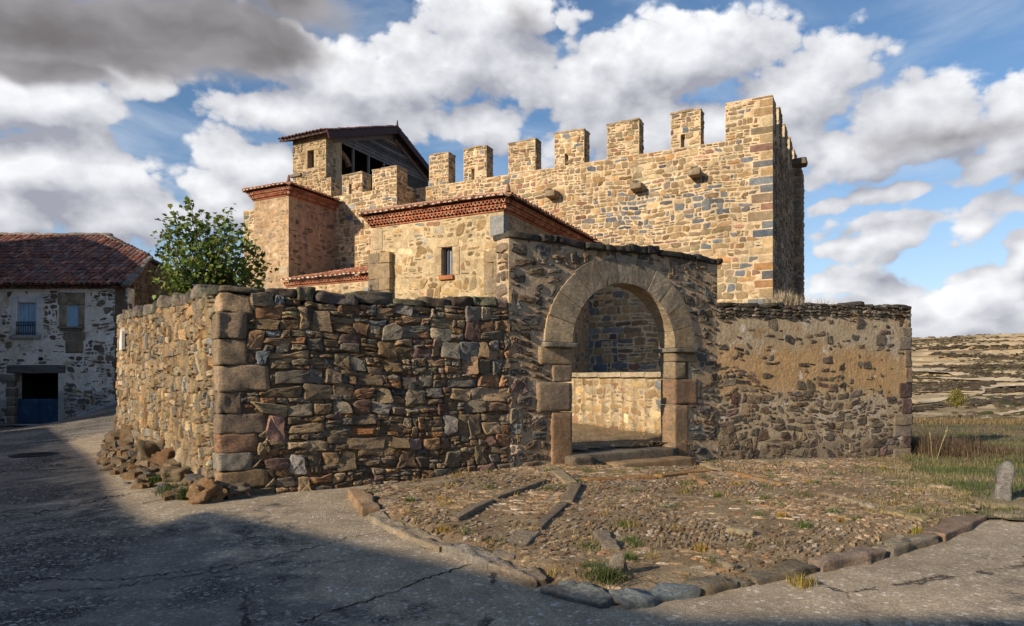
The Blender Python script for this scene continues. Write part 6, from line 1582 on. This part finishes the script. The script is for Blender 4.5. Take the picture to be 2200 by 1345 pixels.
def bush():
    az = math.atan((2055 - CX) / FPX); r = 105.; x, y = math.sin(az) * r, math.cos(az) * r; z = zat(872, y) - .3; r_ = rngs(33)
    t = thing('yellow_bush', (x, y, z), 'lone yellow green bush among the dry terraces', 'bush'); mb = MB(); lf = MB()
    for k in range(7): tube(mb, [(x, y, z), (x + r_.normal() * .4, y + r_.normal() * .4, z + 1.0), (x + r_.normal() * .5, y + r_.normal() * .5, z + 2.0)], [.06, .04, .02], 5)
    n = 1500; th = r_.uniform(0, 6.28, n); zz = r_.uniform(.05, 1, n); rad = np.sqrt(r_.random(n)) * (.85 * np.sin(np.clip(zz * 2.3 + .6, 0, math.pi)) + .1) * (1 + .45 * np.sin(th * 3 + zz * 7) + .2 * np.sin(th * 5 - zz * 11))
    P = np.stack([x + rad * np.cos(th), y + rad * np.sin(th), z + .2 + zz * 2.0 + r_.normal(size=n) * .1], 1)
    blades(lf, P, r_.uniform(.12, .3, n), np.full(n, .05), np.abs(r_.normal(size=n)), mixcol(n, (.16, .15, .04), (.30, .26, .06), r_), r_)
    mb.build('stems', M['bark'], t, True); lf.build('foliage', M['blade'], t)
bush()
g = gz(77, 977, road_z); mb = MB(); th = np.linspace(0, 2 * math.pi, 33)[:-1]; Rm = .50
V = np.array([(g[0] + Rm * math.cos(x), g[1] + Rm * math.sin(x), g[2] + .012) for x in th] + [(g[0] + (Rm - .07) * math.cos(x), g[1] + (Rm - .07) * math.sin(x), g[2] + .016) for x in th] + [(g[0] + (Rm + .01) * math.cos(x), g[1] + (Rm + .01) * math.sin(x), g[2] - .05) for x in th])
mb.faces(V, [tuple(range(32, 64))] + [(k, (k + 1) % 32, 32 + (k + 1) % 32, 32 + k) for k in range(32)] + [(64 + k, 64 + (k + 1) % 32, (k + 1) % 32, k) for k in range(32)])
for k in range(-4, 5):
    for j in range(-4, 5):
        if math.hypot(k, j) < 4.4: abox(mb, (g[0] + k * .09, g[1] + j * .09, g[2] + .02), ((1, 0, 0), (0, 1, 0), (0, 0, 1)), (.028, .028, .005))
prop(mb.build('manhole_cover', M['manhole']), 'round dark iron manhole cover in the lane', 'manhole cover')

# long cracks in the road
def crack(pts, w, seed):
    r_ = rngs(seed); P = []
    for (a, b) in zip(pts[:-1], pts[1:]):
        n = max(3, int(abs(b[0] - a[0]) / 7))
        for k in range(n): P.append((a[0] + (b[0] - a[0]) * k / n + r_.normal() * 2.5, a[1] + (b[1] - a[1]) * k / n + r_.normal() * 1.9))
    P.append(pts[-1]); V = []
    G = [gz(x, y, road_z) for x, y in P]
    for i, g in enumerate(G):
        d = G[min(i + 1, len(G) - 1)] - G[max(i - 1, 0)]; nn = np.array((-d[1], d[0], 0)); nn /= np.linalg.norm(nn) + 1e-9; ww = w * r_.uniform(.3, 1.3)
        V += [g - nn * ww + Z * .006, g + nn * ww + Z * .006]
    mb = MB(); mb.faces(np.array(V), [(2 * i, 2 * i + 1, 2 * i + 3, 2 * i + 2) for i in range(len(G) - 1)])
    prop(mb.build('road_crack', M['crack'], None), kind='structure')
M['crack'] = plain_mat('dark_crack', (.022, .020, .018), .98, 0, .3, 0)
crack([(0, 1016), (120, 1000), (250, 982)], .011, 1); crack([(0, 1112), (120, 1096), (240, 1068), (345, 1050)], .010, 2)
crack([(60, 1242), (250, 1248), (400, 1228), (560, 1205), (760, 1152), (870, 1135)], .007, 3); crack([(20, 1272), (130, 1270), (250, 1262), (380, 1240), (520, 1220)], .006, 4)
crack([(640, 1340), (720, 1312), (800, 1290), (900, 1250), (1015, 1212)], .009, 5)
